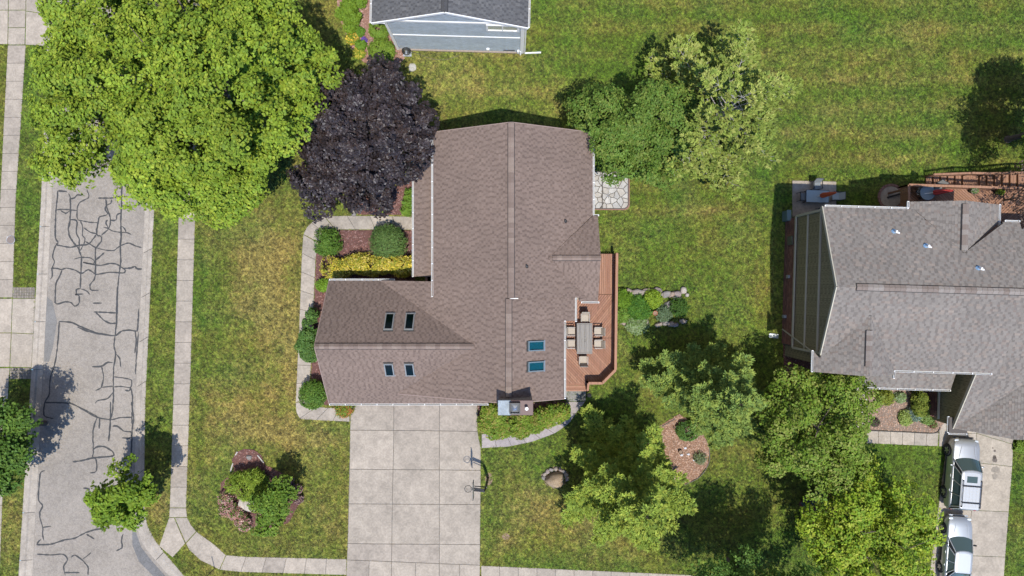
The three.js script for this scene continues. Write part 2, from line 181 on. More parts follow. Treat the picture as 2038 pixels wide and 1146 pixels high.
// kerb with gutter pan, cast in lengths
function kerb(outer, inner, count, seed) {
  const k = structure('kerb'), o = resample(px(outer)), n = resample(px(inner)), r = mulberry(seed), prof = [[0, .0], [.02, .02], [.36, .02], [.42, .008], [.52, -.062], [1, -.088], [1, -.14]];
  for (let i = 0; i < count; i++) { const mb = new MB(); const sub = 3, e = .0035; for (let q = 0; q < sub; q++) { const t0 = (i + (q === 0 ? e * count * .08 : q / sub)) / count, t1 = (i + (q === sub - 1 ? 1 - e * count * .08 : (q + 1) / sub)) / count; const P = (t, w) => { const a = o(t), b = n(t); return [lerp(a[0], b[0], w), lerp(a[1], b[1], w)]; }; for (let m = 0; m + 1 < prof.length; m++) { const A = P(t0, prof[m][0]), B = P(t0, prof[m + 1][0]), C = P(t1, prof[m + 1][0]), D = P(t1, prof[m][0]); const qd = [[A[0], prof[m][1], A[1]], [B[0], prof[m + 1][1], B[1]], [C[0], prof[m + 1][1], C[1]], [D[0], prof[m][1], D[1]]]; const cr = (qd[1][0] - qd[0][0]) * (qd[2][2] - qd[0][2]) - (qd[1][2] - qd[0][2]) * (qd[2][0] - qd[0][0]); if (cr < 0) mb.quad(...qd); else mb.quad(qd[3], qd[2], qd[1], qd[0]); } }
    mb.build('kerb_length', M.kerb[Math.floor(r() * 2)], k); }
  return k;
}
const cut = (line, y0, y1) => { const f = (y) => { for (let i = 1; i < line.length; i++) if (line[i][1] >= y) { const a = line[i - 1], b = line[i], t = (y - a[1]) / (b[1] - a[1]); return [lerp(a[0], b[0], t), y]; } return line[line.length - 1]; }; return [f(y0), ...line.filter(([, y]) => y > y0 && y < y1), f(y1)]; };
kerb(cut(streetOuterL, -120, 1400), cut(streetInnerL, -120, 1400), 16, 3);
kerb([...cut(streetOuterR, -120, 1196), [560, 1226], [900, 1243]], [...cut(streetInnerR, -120, 1215), [550, 1248], [890, 1265]], 21, 4);

// pavements
const C4 = M.concrete;
const walk1 = structure('sidewalk'); // along the street, house side
paveStrip(walk1, px([[372, -100], [364, 200], [356.5, 400], [345, 800], [338, 1010]]), px([[404, -100], [397, 200], [390, 400], [378, 800], [371, 1010]]), 27, -.06, .03, C4, 21);
{ // corner flare, kerb ramp
  const quad = (pts, m) => new MB().slab(inset(px(pts), .012), -.06, .03, .015).build('slab', C4[m], walk1);
  quad([[338, 1010.5], [371, 1010.5], [373, 1029], [337, 1029]], 0); quad([[337, 1029.5], [347, 1029.5], [369, 1081], [344, 1109], [317, 1086.5]], 2); quad([[348, 1029.5], [373, 1029.5], [380, 1043], [391, 1057], [370, 1080]], 1); quad([[391.5, 1057.5], [427, 1083], [450, 1104], [437, 1133], [400, 1115], [377, 1094], [370.5, 1081]], 0);
}
paveStrip(walk1, px([[450.5, 1104], [480, 1107], [690, 1112]]), px([[437.5, 1133.5], [480, 1138], [690, 1144]]), 6, -.06, .03, C4, 22);
paveStrip(walk1, px([[957.5, 1125], [1316, 1141], [1560, 1152], [1845, 1165]]), px([[957.5, 1154], [1316, 1170], [1560, 1182], [1845, 1195]]), 24, -.06, .03, C4, 23);
const walk2 = structure('sidewalk'); // far side of the street
paveStrip(walk2, px([[16, 90], [8, 250], [0, 415], [-8, 592]]), px([[52, 90], [42, 250], [32, 400], [26, 592]]), 14, -.06, .03, C4, 24);
paveStrip(walk2, px([[-12, 732], [-22, 960], [-30, 1200]]), px([[20, 732], [7, 960], [-2, 1200]]), 12, -.06, .03, C4, 25);
for (const [poly, m] of [[[[-60, -60], [17, -60], [17, 20], [-60, 20]], 0], [[[17.5, -60], [52, -60], [52, 20], [17.5, 20]], 2], [[[52.5, -60], [97.5, -60], [96, 28], [52.5, 22]], 1], [[[-60, 20.5], [17, 20.5], [16, 88], [-60, 88]], 2], [[[17.5, 20.5], [52, 20.5], [51, 55], [17, 55]], 3], [[[17, 55.5], [51, 55.5], [50, 89], [16.5, 89]], 0], [[[52.5, 22.5], [96, 28.5], [94, 92], [51, 89]], 0]]) new MB().slab(inset(px(poly), .012), -.06, .03).build('slab', C4[m], walk2);
const drive2 = structure('driveway');
for (const [poly, m] of [[[[-80, 594], [25, 594], [23, 662], [-80, 662]], 2], [[[25.5, 594], [71, 594], [67, 664], [23.5, 662]], 0], [[[-80, 662.5], [23, 662.5], [20, 730], [-80, 730]], 2], [[[23.5, 662.5], [67, 664.5], [63, 731], [20.5, 730]], 1]]) new MB().slab(inset(px(poly), .012), -.06, .028).build('slab', M.concrete[m], drive2);
{ // two little strips of clay-grey pavers beside that driveway
  const pav = structure('paver_strip'), r = mulberry(8), mats = [std({ color: lin(.29, .25, .21), map: rep(T_concrete, 1) }), std({ color: lin(.33, .29, .25), map: rep(T_concrete, 1) }), std({ color: lin(.25, .22, .19), map: rep(T_concrete, 1) })];
  for (const [x0, x1, y0, y1] of [[27, 70, 571.5, 593.5], [20.5, 62, 731.5, 754]]) { const nx = 13, nz = 4; for (let j = 0; j < nz; j++) for (let i = 0; i < nx; i++) { const a = g2(lerp(x0, x1, i / nx), lerp(y0, y1, j / nz)), b = g2(lerp(x0, x1, (i + 1) / nx), lerp(y0, y1, (j + 1) / nz)); new MB().slab(inset([[a[0], a[1]], [b[0], a[1]], [b[0], b[1]], [a[0], b[1]]], .008), -.05, .025 + r() * .006, .006).build('paver', mats[Math.floor(r() * 3)], pav); } }
}
{ const [x, z] = g2(22.5, 477); const t = thing('manhole_cover', 'round rusty grey manhole cover set in the far pavement', 'manhole cover', [x, .03, z]); const m = std({ color: lin(.27, .22, .2), map: rep(T_concrete, .4), roughness: .7 }); meshOf('cover', new THREE.CylinderGeometry(.27, .27, .03, 28), m, t, [0, .012, 0]); meshOf('rim', new THREE.TorusGeometry(.29, .02, 6, 32).rotateX(Math.PI / 2), M.galv, t, [0, .012, 0]); const mb = new MB(); for (let a = 0; a < 5; a++) mb.box(0, .03, -.16 + a * .08, .36 - Math.abs(a - 2) * .07, .008, .02); mb.build('tread_bars', m, t); }
// main driveway
const drive1 = structure('driveway');
const bedding = std({ color: lin(.17, .155, .135), map: rep(T_soil, .7) });
{ new MB().cap(px([[699, 780], [691, 1113], [688, 1215], [955, 1227], [955.5, 1124], [956.5, 892], [950, 858], [950, 780]]), .006).build('bedding', bedding, drive1); }
{
  const L = [[699, 780], [697, 855.5], [696, 933], [694.5, 1002], [692, 1081], [690.5, 1113.5], [689, 1160], [688, 1215]], A = [[784, 780], [784, 856], [782.5, 934], [781, 1002.5], [780, 1082], [779.5, 1117], [779, 1165], [778, 1219]], B = [[875, 780], [874.5, 857], [874.5, 934.5], [874.5, 1003], [874.5, 1082.5], [874.5, 1121], [874.5, 1167], [874.5, 1223]], R = [[950, 780], [950.5, 858], [957, 935.5], [956.5, 1003.5], [955.5, 1083], [955.5, 1124], [955.5, 1170], [955, 1227]]; const r = mulberry(31);
  for (const [p, q] of [[L, A], [A, B], [B, R]]) for (let i = 0; i + 1 < p.length; i++) { const cells = i === 5 ? [[0, .5], [.5, 1]] : [[0, 1]]; for (const [u, v] of cells) { const mix = (s, t, k) => [lerp(s[0], t[0], k), lerp(s[1], t[1], k)]; let poly = [mix(p[i], q[i], u), mix(p[i], q[i], v), mix(p[i + 1], q[i + 1], v), mix(p[i + 1], q[i + 1], u)]; if (p === B && i === 1) poly = [[874.5, 857], [950.5, 858], [953, 872], [957, 890], [957, 935.5], [874.5, 934.5]]; new MB().slab(inset(px(poly), .014), -.06, .034 + r() * .004, .018).build('slab', C4[[0, 1, 0, 3, 1][Math.floor(r() * 5)]], drive1); } }
}
// garden path round the front bed, and the curved path to the deck
const path1 = structure('path');
paveStrip(path1, px([[826, 431], [760, 429.5], [700, 429], [646, 430]]), px([[826, 457], [760, 457], [700, 456.5], [668, 457]]), 4, -.06, .03, C4, 41);
paveStrip(path1, px([[645.5, 430], [628, 436], [612, 450], [604, 466]]), px([[667.5, 457], [656, 459], [643, 468], [634, 482]]), 2, -.06, .03, C4, 42, 'slab', 4);
paveStrip(path1, px([[603.8, 466.5], [601, 500], [596, 640], [588.5, 800]]), px([[633.8, 482.5], [629, 506], [623, 640], [616, 797]]), 9, -.06, .03, C4, 43);
paveStrip(path1, px([[588.4, 800.5], [590, 822], [598, 834], [640, 836.5], [696, 839]]), px([[616, 797.5], [617, 803], [624, 808], [650, 811], [697, 812]]), 4, -.06, .03, C4, 44, 'slab', 4);
const path2 = structure('path');
const stamped = [std({ color: lin(.39, .35, .35), map: rep(T_concrete, 2.2) }), std({ color: lin(.42, .375, .37), map: rep(T_concrete, 2.6) })];
paveStrip(path2, px([[958.5, 891.5], [1010, 889], [1060, 879], [1105, 862], [1132, 843], [1152, 815], [1165, 799]]), px([[958.5, 863], [1005, 861], [1050, 853], [1090, 838], [1112, 820], [1122, 806], [1127, 799]]), 8, -.06, .03, stamped, 45, 'slab', 3);
new MB().slab(inset(px([[1126, 774], [1167, 774], [1165.5, 798.5], [1126.5, 798.5]]), .01), -.06, .034).build('slab', std({ color: lin(.3, .29, .28), map: rep(T_concrete, 2) }), path2);
// neighbour's driveway and walks
const drive3 = structure('driveway');
{ const L = [[1889, 800], [1886, 862], [1879.5, 915], [1867, 1010], [1855, 1100], [1843, 1190]], A = [[1946, 800], [1943, 862], [1940, 920], [1933, 1015], [1925, 1105], [1916, 1195]], R = [[2021, 800], [2016, 884], [2014, 928], [2007, 1018], [2000, 1108], [1994, 1200]]; const tan = [[.46, .40, .325], [.485, .42, .34], [.44, .385, .32]].map((c, k) => std({ color: lin(...c), map: rep(T_concrete, 4.4 + k) })); const r = mulberry(33); for (const [p, q] of [[L, A], [A, R]]) for (let i = 0; i + 1 < p.length; i++) new MB().slab(inset(px([p[i], q[i], q[i + 1], p[i + 1]]), p === L ? .008 : .012), -.06, .034, .015).build('slab', tan[Math.floor(r() * 3)], drive3);
  // oil and rust stains on the slabs
  const stain = (list, c) => { const mb = new MB(); for (const [x, y, rx, ry] of list) { const [X, Z] = g2(x, y); const n = 14, pol = []; for (let k = 0; k < n; k++) { const a = k / n * 6.283, q = .7 + r() * .5; pol.push([X + Math.cos(a) * rx / 28 * q, Z + Math.sin(a) * ry / 28 * q]); } mb.cap(pol, .0395); } mb.build('stain', std({ color: lin(...c), map: rep(T_concrete, .8), roughness: .8 }), drive3); };
  stain([[1978, 909, 4, 4], [1979, 914, 5, 6], [1975, 891, 1.5, 1.5], [1979, 897, 2.5, 2.5]], [.17, .14, .115]); stain([[1980, 935, 8, 7], [1979, 947, 6, 7]], [.31, .27, .22]); }
const walk3 = structure('path');
const tanC = [0, 1].map((k) => std({ color: lin(...[[.47, .41, .34], [.44, .39, .33]][k]), map: rep(T_concrete, 4 + k) }));
paveStrip(walk3, px([[1724, 856], [1868, 861]]), px([[1724, 882], [1866, 888]]), 6, -.06, .03, tanC, 51);
paveStrip(walk3, px([[1688, 740], [1690, 855]]), px([[1727, 740], [1725, 855]]), 4, -.06, .03, tanC, 52);
paveStrip(walk3, px([[1869, 838], [1868, 888]]), px([[1888, 838], [1885, 889]]), 1, -.06, .032, tanC, 53);
const patio2 = structure('patio');
paveStrip(patio2, px([[1576, 359], [1576, 446]]), px([[1664, 361], [1664, 446]]), 1, -.06, .05, [M.concrete[3]], 54);
// flagstone patio: separate stones with dark joints
{
  const pat = structure('flagstone_patio'); const frame = px([[1160, 340], [1251, 342], [1251, 408], [1248, 413], [1243, 416], [1160, 416]]); new MB().prism(frame, -.05, .022).build('mortar_bed', std({ color: lin(.13, .115, .10), map: rep(T_soil, .6) }), pat);
  const r = mulberry(61); const x0 = frame[0][0], x1 = frame[1][0], z0 = frame[0][1], z1 = frame[4][1]; const sites = []; for (let j = 0; j < 7; j++) for (let i = 0; i < 7; i++) sites.push([lerp(x0, x1, (i + .5 + (j % 2) * .4 - .2 + (r() - .5) * .75) / 7), lerp(z0, z1, (j + .5 + (r() - .5) * .75) / 7)]);
  const mats = [[.56, .54, .50], [.50, .485, .455], [.60, .575, .53], [.53, .49, .43]].map((c, k) => std({ color: lin(...c), map: rep(T_concrete, 1.4 + k * .2) })); const seamX = g2(1198.5, 380)[0];
  const clip = (poly, nx, nz, d) => { const out = []; for (let i = 0; i < poly.length; i++) { const a = poly[i], b = poly[(i + 1) % poly.length], da = a[0] * nx + a[1] * nz - d, db = b[0] * nx + b[1] * nz - d; if (da <= 0) out.push(a); if ((da < 0 && db > 0) || (da > 0 && db < 0)) { const t = da / (da - db); out.push([lerp(a[0], b[0], t), lerp(a[1], b[1], t)]); } } return out; };
  for (const side of [-1, 1]) sites.forEach((s, i) => { let poly = inset(frame, .05).slice(); poly = clip(poly, side, 0, side * seamX - .015); sites.forEach((q, j) => { if (i === j) return; const nx = q[0] - s[0], nz = q[1] - s[1]; const d = (q[0] * q[0] + q[1] * q[1] - s[0] * s[0] - s[1] * s[1]) / 2; if (poly.length) poly = clip(poly, nx, nz, d); }); if (poly.length < 3 || Math.abs(areaOf(poly)) < .02) return; const ins = inset(poly, .02); if (Math.abs(areaOf(ins)) < .012) return; new MB().slab(ins, 0, .045 + r() * .008, .01).build('flagstone', mats[Math.floor(r() * 4)], pat); });
  const ring = new MB(); const outer = px([[1251, 341], [1253, 341], [1253, 410], [1249, 416], [1244, 418], [1180, 418], [1180, 416], [1243, 416], [1248, 413], [1251, 408]]); ring.prism(outer, -.02, .05); ring.build('edging', std({ color: lin(.24, .13, .10) }), pat);
}
// planting beds: soil sheets with bark chips
const chipGeo = new THREE.BoxGeometry(.09, .018, .035);
function bed(name, label, poly, mat, chipCols, chips, seed, h = .045) {
  const t = thing(name, label, 'flower bed'); const P = px(poly); paved.push(P); const r = mulberry(seed); const rag = []; for (let i = 0; i < P.length; i++) { const a = P[i], b = P[(i + 1) % P.length]; const n = Math.max(1, Math.round(Math.hypot(b[0] - a[0], b[1] - a[1]) / .25)); for (let k = 0; k < n; k++) rag.push([lerp(a[0], b[0], k / n) + (r() - .5) * .05, lerp(a[1], b[1], k / n) + (r() - .5) * .05]); }
  new MB().prism(rag, -.02, h).build('soil', mat, t);
  const xs = P.map((p) => p[0]), zs = P.map((p) => p[1]), bx = [Math.min(...xs), Math.max(...xs), Math.min(...zs), Math.max(...zs)]; const inside = (x, z) => { let c = false; for (let i = 0, j = P.length - 1; i < P.length; j = i++) if ((P[i][1] > z) !== (P[j][1] > z) && x < (P[j][0] - P[i][0]) * (z - P[i][1]) / (P[j][1] - P[i][1]) + P[i][0]) c = !c; return c; };
  const im = new THREE.InstancedMesh(chipGeo, std({ color: 0xffffff, roughness: 1 }), chips); im.name = 'bark_chips'; im.userData.kind = 'stuff'; const m = new THREE.Matrix4(), q = new THREE.Quaternion(), e = new THREE.Euler(); let k = 0, guard = 0; while (k < chips && guard++ < chips * 12) { const x = lerp(bx[0], bx[1], r()), z = lerp(bx[2], bx[3], r()); if (!inside(x, z)) continue; e.set((r() - .5) * .7, r() * 6.28, (r() - .5) * .7); q.setFromEuler(e); const s = .5 + r() * 1; m.compose(V(x, h + .006, z), q, V(s, 1, s)); im.setMatrixAt(k, m); const c = chipCols[Math.floor(r() * chipCols.length)], v = .7 + r() * .6; im.setColorAt(k, lin(c[0] * v, c[1] * v, c[2] * v)); k++; } im.count = k; im.castShadow = im.receiveShadow = true; t.add(im); return t;
}
const redChips = [[.19, .085, .07], [.23, .12, .10], [.13, .06, .055], [.26, .16, .14]], tanChips = [[.36, .22, .15], [.42, .28, .2], [.27, .16, .11], [.33, .23, .17]];
bed('flower_bed', 'dark red mulch bed inside the bend of the front path', [[669, 458], [826, 458], [826, 560], [657, 560], [640, 690], [657, 805], [624, 806], [618, 796], [624, 640], [630, 506], [636, 482], [645, 468]], M.mulch, redChips, 2600, 71);
bed('flower_bed', 'small red mulch bed between front path and porch', [[711, 396], [826, 360], [826, 428], [712, 427]], M.mulch, redChips, 1100, 72);
bed('flower_bed', 'island bed of red mulch alone in the front lawn', [[466, 938], [462, 915], [470, 900], [486, 893], [506, 895], [521, 905], [528, 925], [560, 940], [596, 970], [597, 1000], [575, 1040], [520, 1055], [470, 1030], [438, 1000], [440, 960]], M.mulch, redChips, 1500, 73);
bed('flower_bed', 'tan bark bed with curved edging between the two pines', [[1312, 848], [1335, 833], [1352, 824], [1392, 850], [1412, 890], [1408, 925], [1388, 950], [1362, 963], [1340, 955], [1325, 910]], M.mulchTan, tanChips, 2200, 74);
bed('flower_bed', 'brownish mulch bed beside the blue house', [[672, -40], [742, -40], [760, 40], [800, 98], [806, 116], [790, 132], [725, 124], [704, 108], [686, 60], [672, 25]], std({ color: lin(.30, .165, .125), map: rep(T_soil, .9) }), [[.34, .2, .16], [.4, .26, .21], [.28, .16, .13]], 2400, 75);
bed('flower_bed', 'pale earth bed before the grey-roofed house porch', [[1727, 770], [1888, 778], [1884, 830], [1868, 857], [1866, 861], [1727, 855]], std({ color: lin(.27, .195, .15), map: rep(T_soil, .8) }), tanChips, 1700, 76);
bed('flower_bed', 'small mulch bed under the yellow-green lawn tree', [[1590, 1000], [1602, 988], [1625, 982], [1690, 985], [1690, 1040], [1620, 1045], [1596, 1025]], M.mulch, redChips, 600, 77);
bed('flower_bed', 'mulch strip along the brick side of the neighbouring house', [[1556, 660], [1600, 668], [1625, 750], [1600, 770], [1560, 735]], M.mulch, redChips, 500, 78);
bed('flower_bed', 'soil bed under the green hedge by the chimney', [[951, 806], [1124, 798], [1118, 815], [1090, 836], [1050, 851], [1005, 860], [958, 861], [952, 850]], M.mulch, redChips, 900, 79);

// lawn blades: short tufts over the grass and leaning over the paving edges (uncountable)
paved.push(px([[699, 780], [691, 1113], [688, 1215], [955, 1227], [955.5, 1124], [956.5, 892], [950, 858], [950, 780]]), px([[1889, 800], [1886, 862], [1843, 1190], [1994, 1200], [2016, 884], [2021, 800]]), px([[338, 1005], [371, 1005], [373, 1029], [391, 1057], [427, 1083], [450, 1104], [437, 1133], [400, 1115], [370, 1082], [344, 1109], [317, 1086], [337, 1029]]), px([[-60, -60], [97, -60], [94, 92], [51, 89], [16, 89], [-60, 88]]), px([[-80, 571], [70, 571], [63, 754], [-80, 754]]), px([[1160, 340], [1253, 340], [1253, 418], [1160, 418]]), [...px(streetOuterL), ...px([[2700, 2200]]), ...px(streetOuterR.slice().reverse())],
  [[-4.9, -9.8], [5, -9.8], [5, .7], [7.2, -2], [7.2, 6], [3, 7], [-1.8, 7.5], [-12, 7.5], [-12, -.3], [-5.8, -.3]], [[19.1, -5], [40, -5], [40, 9], [29, 9], [29, 5], [19.1, 5]], [[-8.1, -17], [.8, -16.7], [.8, -24], [-8.1, -24]]);
{
  const boxes = paved.map((P) => [Math.min(...P.map((p) => p[0])), Math.max(...P.map((p) => p[0])), Math.min(...P.map((p) => p[1])), Math.max(...P.map((p) => p[1]))]); const inP = (P, x, z) => { let c = false; for (let i = 0, j = P.length - 1; i < P.length; j = i++) if ((P[i][1] > z) !== (P[j][1] > z) && x < (P[j][0] - P[i][0]) * (z - P[i][1]) / (P[j][1] - P[i][1]) + P[i][0]) c = !c; return c; }; const covered = (x, z) => { for (let i = 0; i < paved.length; i++) { const b = boxes[i]; if (x > b[0] && x < b[1] && z > b[2] && z < b[3] && inP(paved[i], x, z)) return true; } return false; };
  const r = mulberry(4711), mb = new MB(); for (let k = 0; k < 6; k++) { const a = k / 6 * 6.283 + r(), l = .05 + r() * .05, h = .05 + r() * .03, w = .011; const c = Math.cos(a), s = Math.sin(a), ox = (r() - .5) * .08, oz = (r() - .5) * .08; mb.tri([ox - s * w, 0, oz + c * w], [ox + s * w, 0, oz - c * w], [ox + c * l, h, oz + s * l]); }
  const N = 230000, im = new THREE.InstancedMesh(mb.geo(), std({ color: 0xffffff, roughness: 1, side: THREE.DoubleSide }), N); im.name = 'grass'; im.userData.kind = 'stuff'; im.userData.label = 'short mown grass blades covering the lawns'; im.userData.category = 'grass'; const m = new THREE.Matrix4(), q = new THREE.Quaternion(), up = V(0, 1, 0), d = lawnTex.image.data, W = lawnTex.image.width, Hh = lawnTex.image.height, col = new THREE.Color(); let k = 0, g = 0;
  while (k < N && g++ < N * 3) { const x = lerp(-37.2, 37.2, r()), z = lerp(-21.2, 21.2, r()); if (covered(x, z)) continue; q.setFromAxisAngle(up, r() * 6.283); const s = .7 + r() * .7; m.compose(V(x, 0, z), q, V(s, s * (.7 + r() * .5), s)); im.setMatrixAt(k, m); const i = (Math.floor((LAWN.z1 - z) / (LAWN.z1 - LAWN.z0) * Hh) * W + Math.floor((x - LAWN.x0) / (LAWN.x1 - LAWN.x0) * W)) * 4; const v = .9 * (.82 + r() * .42); col.setRGB(d[i] / 255, d[i + 1] / 255, d[i + 2] / 255, THREE.SRGBColorSpace); im.setColorAt(k, col.multiplyScalar(v)); k++; } im.count = k; im.castShadow = im.receiveShadow = true; scene.add(im);
}

// ================================================================ ROOFS
const shingleMat = std({ color: 0xffffff, vertexColors: true, map: rep(T_granule, .9), roughness: .95 });
const hOf = (pl) => (x, z) => pl.a + pl.b * x + pl.c * z;
// one roof slope: deck prism + overlapping laminated shingle tabs in courses (joined: thousands, a few pixels each)
function roofSlope(parent, poly, pl, pal, seed, deckMat, exposure = .15, tabs = [.11, .24]) {
  const f = hOf(pl); const deck = new MB().prism(poly, (x, z) => f(x, z) - .16, (x, z) => f(x, z) - .004).build('roof_slope', deckMat, parent);
  const g = Math.hypot(pl.b, pl.c), up = g < 1e-6 ? [0, 1] : [pl.b / g, pl.c / g], al = [up[1], -up[0]], cs = Math.sqrt(1 + g * g); // v measured along the slope
  const UV = poly.map(([x, z]) => [x * al[0] + z * al[1], (x * up[0] + z * up[1]) * cs]); const vs = UV.map((p) => p[1]); const v0 = Math.min(...vs), v1 = Math.max(...vs); const r = mulberry(seed); const nl = Math.hypot(pl.b, 1, pl.c), N = [-pl.b / nl, 1 / nl, -pl.c / nl];
  const W = (u, v, lift) => { const h = v / cs; const x = u * al[0] + h * up[0], z = u * al[1] + h * up[1]; return [x + N[0] * lift, f(x, z) + N[1] * lift, z + N[2] * lift]; };
  const cross = (v) => { const o = []; for (let i = 0; i < UV.length; i++) { const a = UV[i], b = UV[(i + 1) % UV.length]; if ((a[1] > v) !== (b[1] > v)) o.push(lerp(a[0], b[0], (v - a[1]) / (b[1] - a[1]))); } return o.sort((p, q) => p - q); };
  const mb = new MB(); const patch = lattice(64, seed + 9); let row = 0;
  for (let v = v0 - r() * .02; v < v1; v += exposure, row++) {
    const lo = Math.max(v, v0 + .001), hi = Math.min(v + exposure, v1 - .001); if (hi - lo < .02) continue; let A = cross(lo + .002), B = cross(hi - .002); if (A.length !== B.length) { const m = cross((lo + hi) / 2); A = A.length % 2 || A.length === 0 ? m : A.length === m.length ? A : m; B = B.length === A.length ? B : A; if (A.length !== B.length) B = A; }
    for (let k = 0; k + 1 < A.length; k += 2) {
      const s0 = Math.min(A[k], B[k]), s1 = Math.max(A[k + 1], B[k + 1]); let u = s0 - r() * .8; let proud = r() < .5;
      while (u < s1) { const w = proud ? lerp(tabs[0], tabs[1], r()) * .72 : lerp(tabs[0], tabs[1], r()) * 1.25; const e = Math.min(u + w, s1); const a0 = clamp(u, A[k], A[k + 1]), a1 = clamp(e, A[k], A[k + 1]), b0 = clamp(u, B[k], B[k + 1]), b1 = clamp(e, B[k], B[k + 1]); u += w; proud = !proud || r() < .15;
        if (a1 - a0 < .01 && b1 - b0 < .01) continue; const t = proud ? .017 : .009; const c = pal[proud ? (r() < .8 ? 0 : 2) : (r() < .72 ? 1 : 3 % pal.length)]; const q = (.92 + r() * .16) * (.93 + .14 * patch(u * .6 + 20, v * .6 + 20)); mb.color(c[0] * q, c[1] * q, c[2] * q);
        const P0 = W(a0, lo, t), P1 = W(a1, lo, t), P2 = W(b1, hi, t * .35), P3 = W(b0, hi, t * .35), Q0 = W(a0, lo, 0), Q1 = W(a1, lo, 0); orient(mb, P0, P1, P2, P3); mb.quad(Q0, Q1, P1, P0); mb.tri(Q0, P0, P3); mb.tri(Q1, P2, P1); }
    }
  }
  const s = mb.build('shingles', shingleMat, deck); s.userData.kind = 'stuff'; return deck;
}
function orient(mb, a, b, c, d) { const cr = (b[2] - a[2]) * (c[0] - a[0]) - (b[0] - a[0]) * (c[2] - a[2]); if (cr > 0) mb.quad(a, b, c, d); else mb.quad(d, c, b, a); }
// ridge caps: folded pieces lapped along the ridge
function ridgeCaps(parent, a, b, pl1, pl2, mats, seed, half = .18, step = .3, lift = .085) {
  const r = mulberry(seed), n = Math.max(2, Math.round(Math.hypot(b[0] - a[0], b[2] - a[2]) / step)); const rg = new THREE.Group(); rg.name = 'ridge'; parent.add(rg); const vent = new MB(); const d = V(b[0] - a[0], 0, b[2] - a[2]).normalize(), s = V(-d.z, 0, d.x); const hh = (pl, x, z) => pl.a + pl.b * x + pl.c * z;
  for (let i = 0; i < n; i++) { const p = (t, lf) => { const x = lerp(a[0], b[0], t), z = lerp(a[2], b[2], t), y = lerp(a[1], b[1], t); const L = [x - s.x * half, 0, z - s.z * half], R = [x + s.x * half, 0, z + s.z * half]; const dl = Math.min(hh(pl1, L[0], L[2]), hh(pl2, L[0], L[2])), dr = Math.min(hh(pl1, R[0], R[2]), hh(pl2, R[0], R[2])); return [[L[0], dl + lf, L[2]], [x, Math.max(y, Math.min(dl, dr)) + lf + .005, z], [R[0], dr + lf, R[2]]]; }; const A = p(i / n, lift + .028), B = p((i + 1) / n, lift + .012); const mb = new MB(); orient(mb, A[0], A[1], B[1], B[0]); orient(mb, A[1], A[2], B[2], B[1]); const low = (q) => [q[0], q[1] - .11, q[2]]; mb.quad(low(A[0]), low(A[1]), A[1], A[0]); mb.quad(low(A[1]), low(A[2]), A[2], A[1]); mb.quad(low(A[0]), A[0], B[0], low(B[0])); mb.quad(A[2], low(A[2]), low(B[2]), B[2]); mb.build('ridge_cap', mats[Math.floor(r() * mats.length)], rg); } { const dl = (x, z) => Math.min(hh(pl1, x, z), hh(pl2, x, z)); const e = half + .035; const Q = (p, k) => { const x = p[0] + s.x * k, z = p[2] + s.z * k; return [x, dl(x, z) + .035, z]; }; orient(vent, Q(a, -e), Q(a, 0), Q(b, 0), Q(b, -e)); orient(vent, Q(a, 0), Q(a, e), Q(b, e), Q(b, 0)); vent.build('ridge_vent', M.dark, rg); }
}
function gutter(parent, a, b, mat = M.white, w = .1) { const mb = new MB(); const d = V(b[0] - a[0], b[1] - a[1], b[2] - a[2]); const L = d.length(); d.normalize(); const s = V(-d.z, 0, d.x).normalize(); const off = (p, k, y) => [p[0] + s.x * k, p[1] + y, p[2] + s.z * k]; const fl = new MB().bar(off(a, 0, -.1), off(b, 0, -.1), w - .012, .015); for (const k of [-1, 1]) mb.bar(off(a, k * w / 2, -.05), off(b, k * w / 2, -.05), .012, .1); const n = Math.max(1, Math.round(L / 1.1)); for (let i = 0; i <= n; i++) { const p = [lerp(a[0], b[0], i / n), lerp(a[1], b[1], i / n) - .012, lerp(a[2], b[2], i / n)]; mb.bar(off(p, -w / 2, 0), off(p, w / 2, 0), .04, .02); } const gm = mb.build('gutter', mat, parent); fl.build('trough', std({ color: lin(.3, .29, .27), roughness: .9 }), gm); return gm; }
// flat panel cut by a roof line: wall polygon given in (s along, y) between two ground points
function wall(parent, p0, p1, prof, th, mat, name = 'wall') { const d = V(p1[0] - p0[0], 0, p1[1] - p0[1]); const L = d.length(); d.normalize(); const n = V(-d.z, 0, d.x); const mb = new MB(); const P = (s, y, k) => [p0[0] + d.x * s * L + n.x * k, y, p0[1] + d.z * s * L + n.z * k]; const pts = prof.map(([s, y]) => new THREE.Vector2(s * L, y)); const tr = THREE.ShapeUtils.triangulateShape(THREE.ShapeUtils.area(pts) < 0 ? pts.slice().reverse() : pts, []); const src = THREE.ShapeUtils.area(pts) < 0 ? prof.slice().reverse() : prof; for (const [i, j, k] of tr) { mb.tri(P(...src[i], 0), P(...src[j], 0), P(...src[k], 0)); mb.tri(P(...src[i], -th), P(...src[k], -th), P(...src[j], -th)); } for (let i = 0; i < src.length; i++) { const j = (i + 1) % src.length; mb.quad(P(...src[i], 0), P(...src[i], -th), P(...src[j], -th), P(...src[j], 0)); } return mb.build(name, mat, parent); }

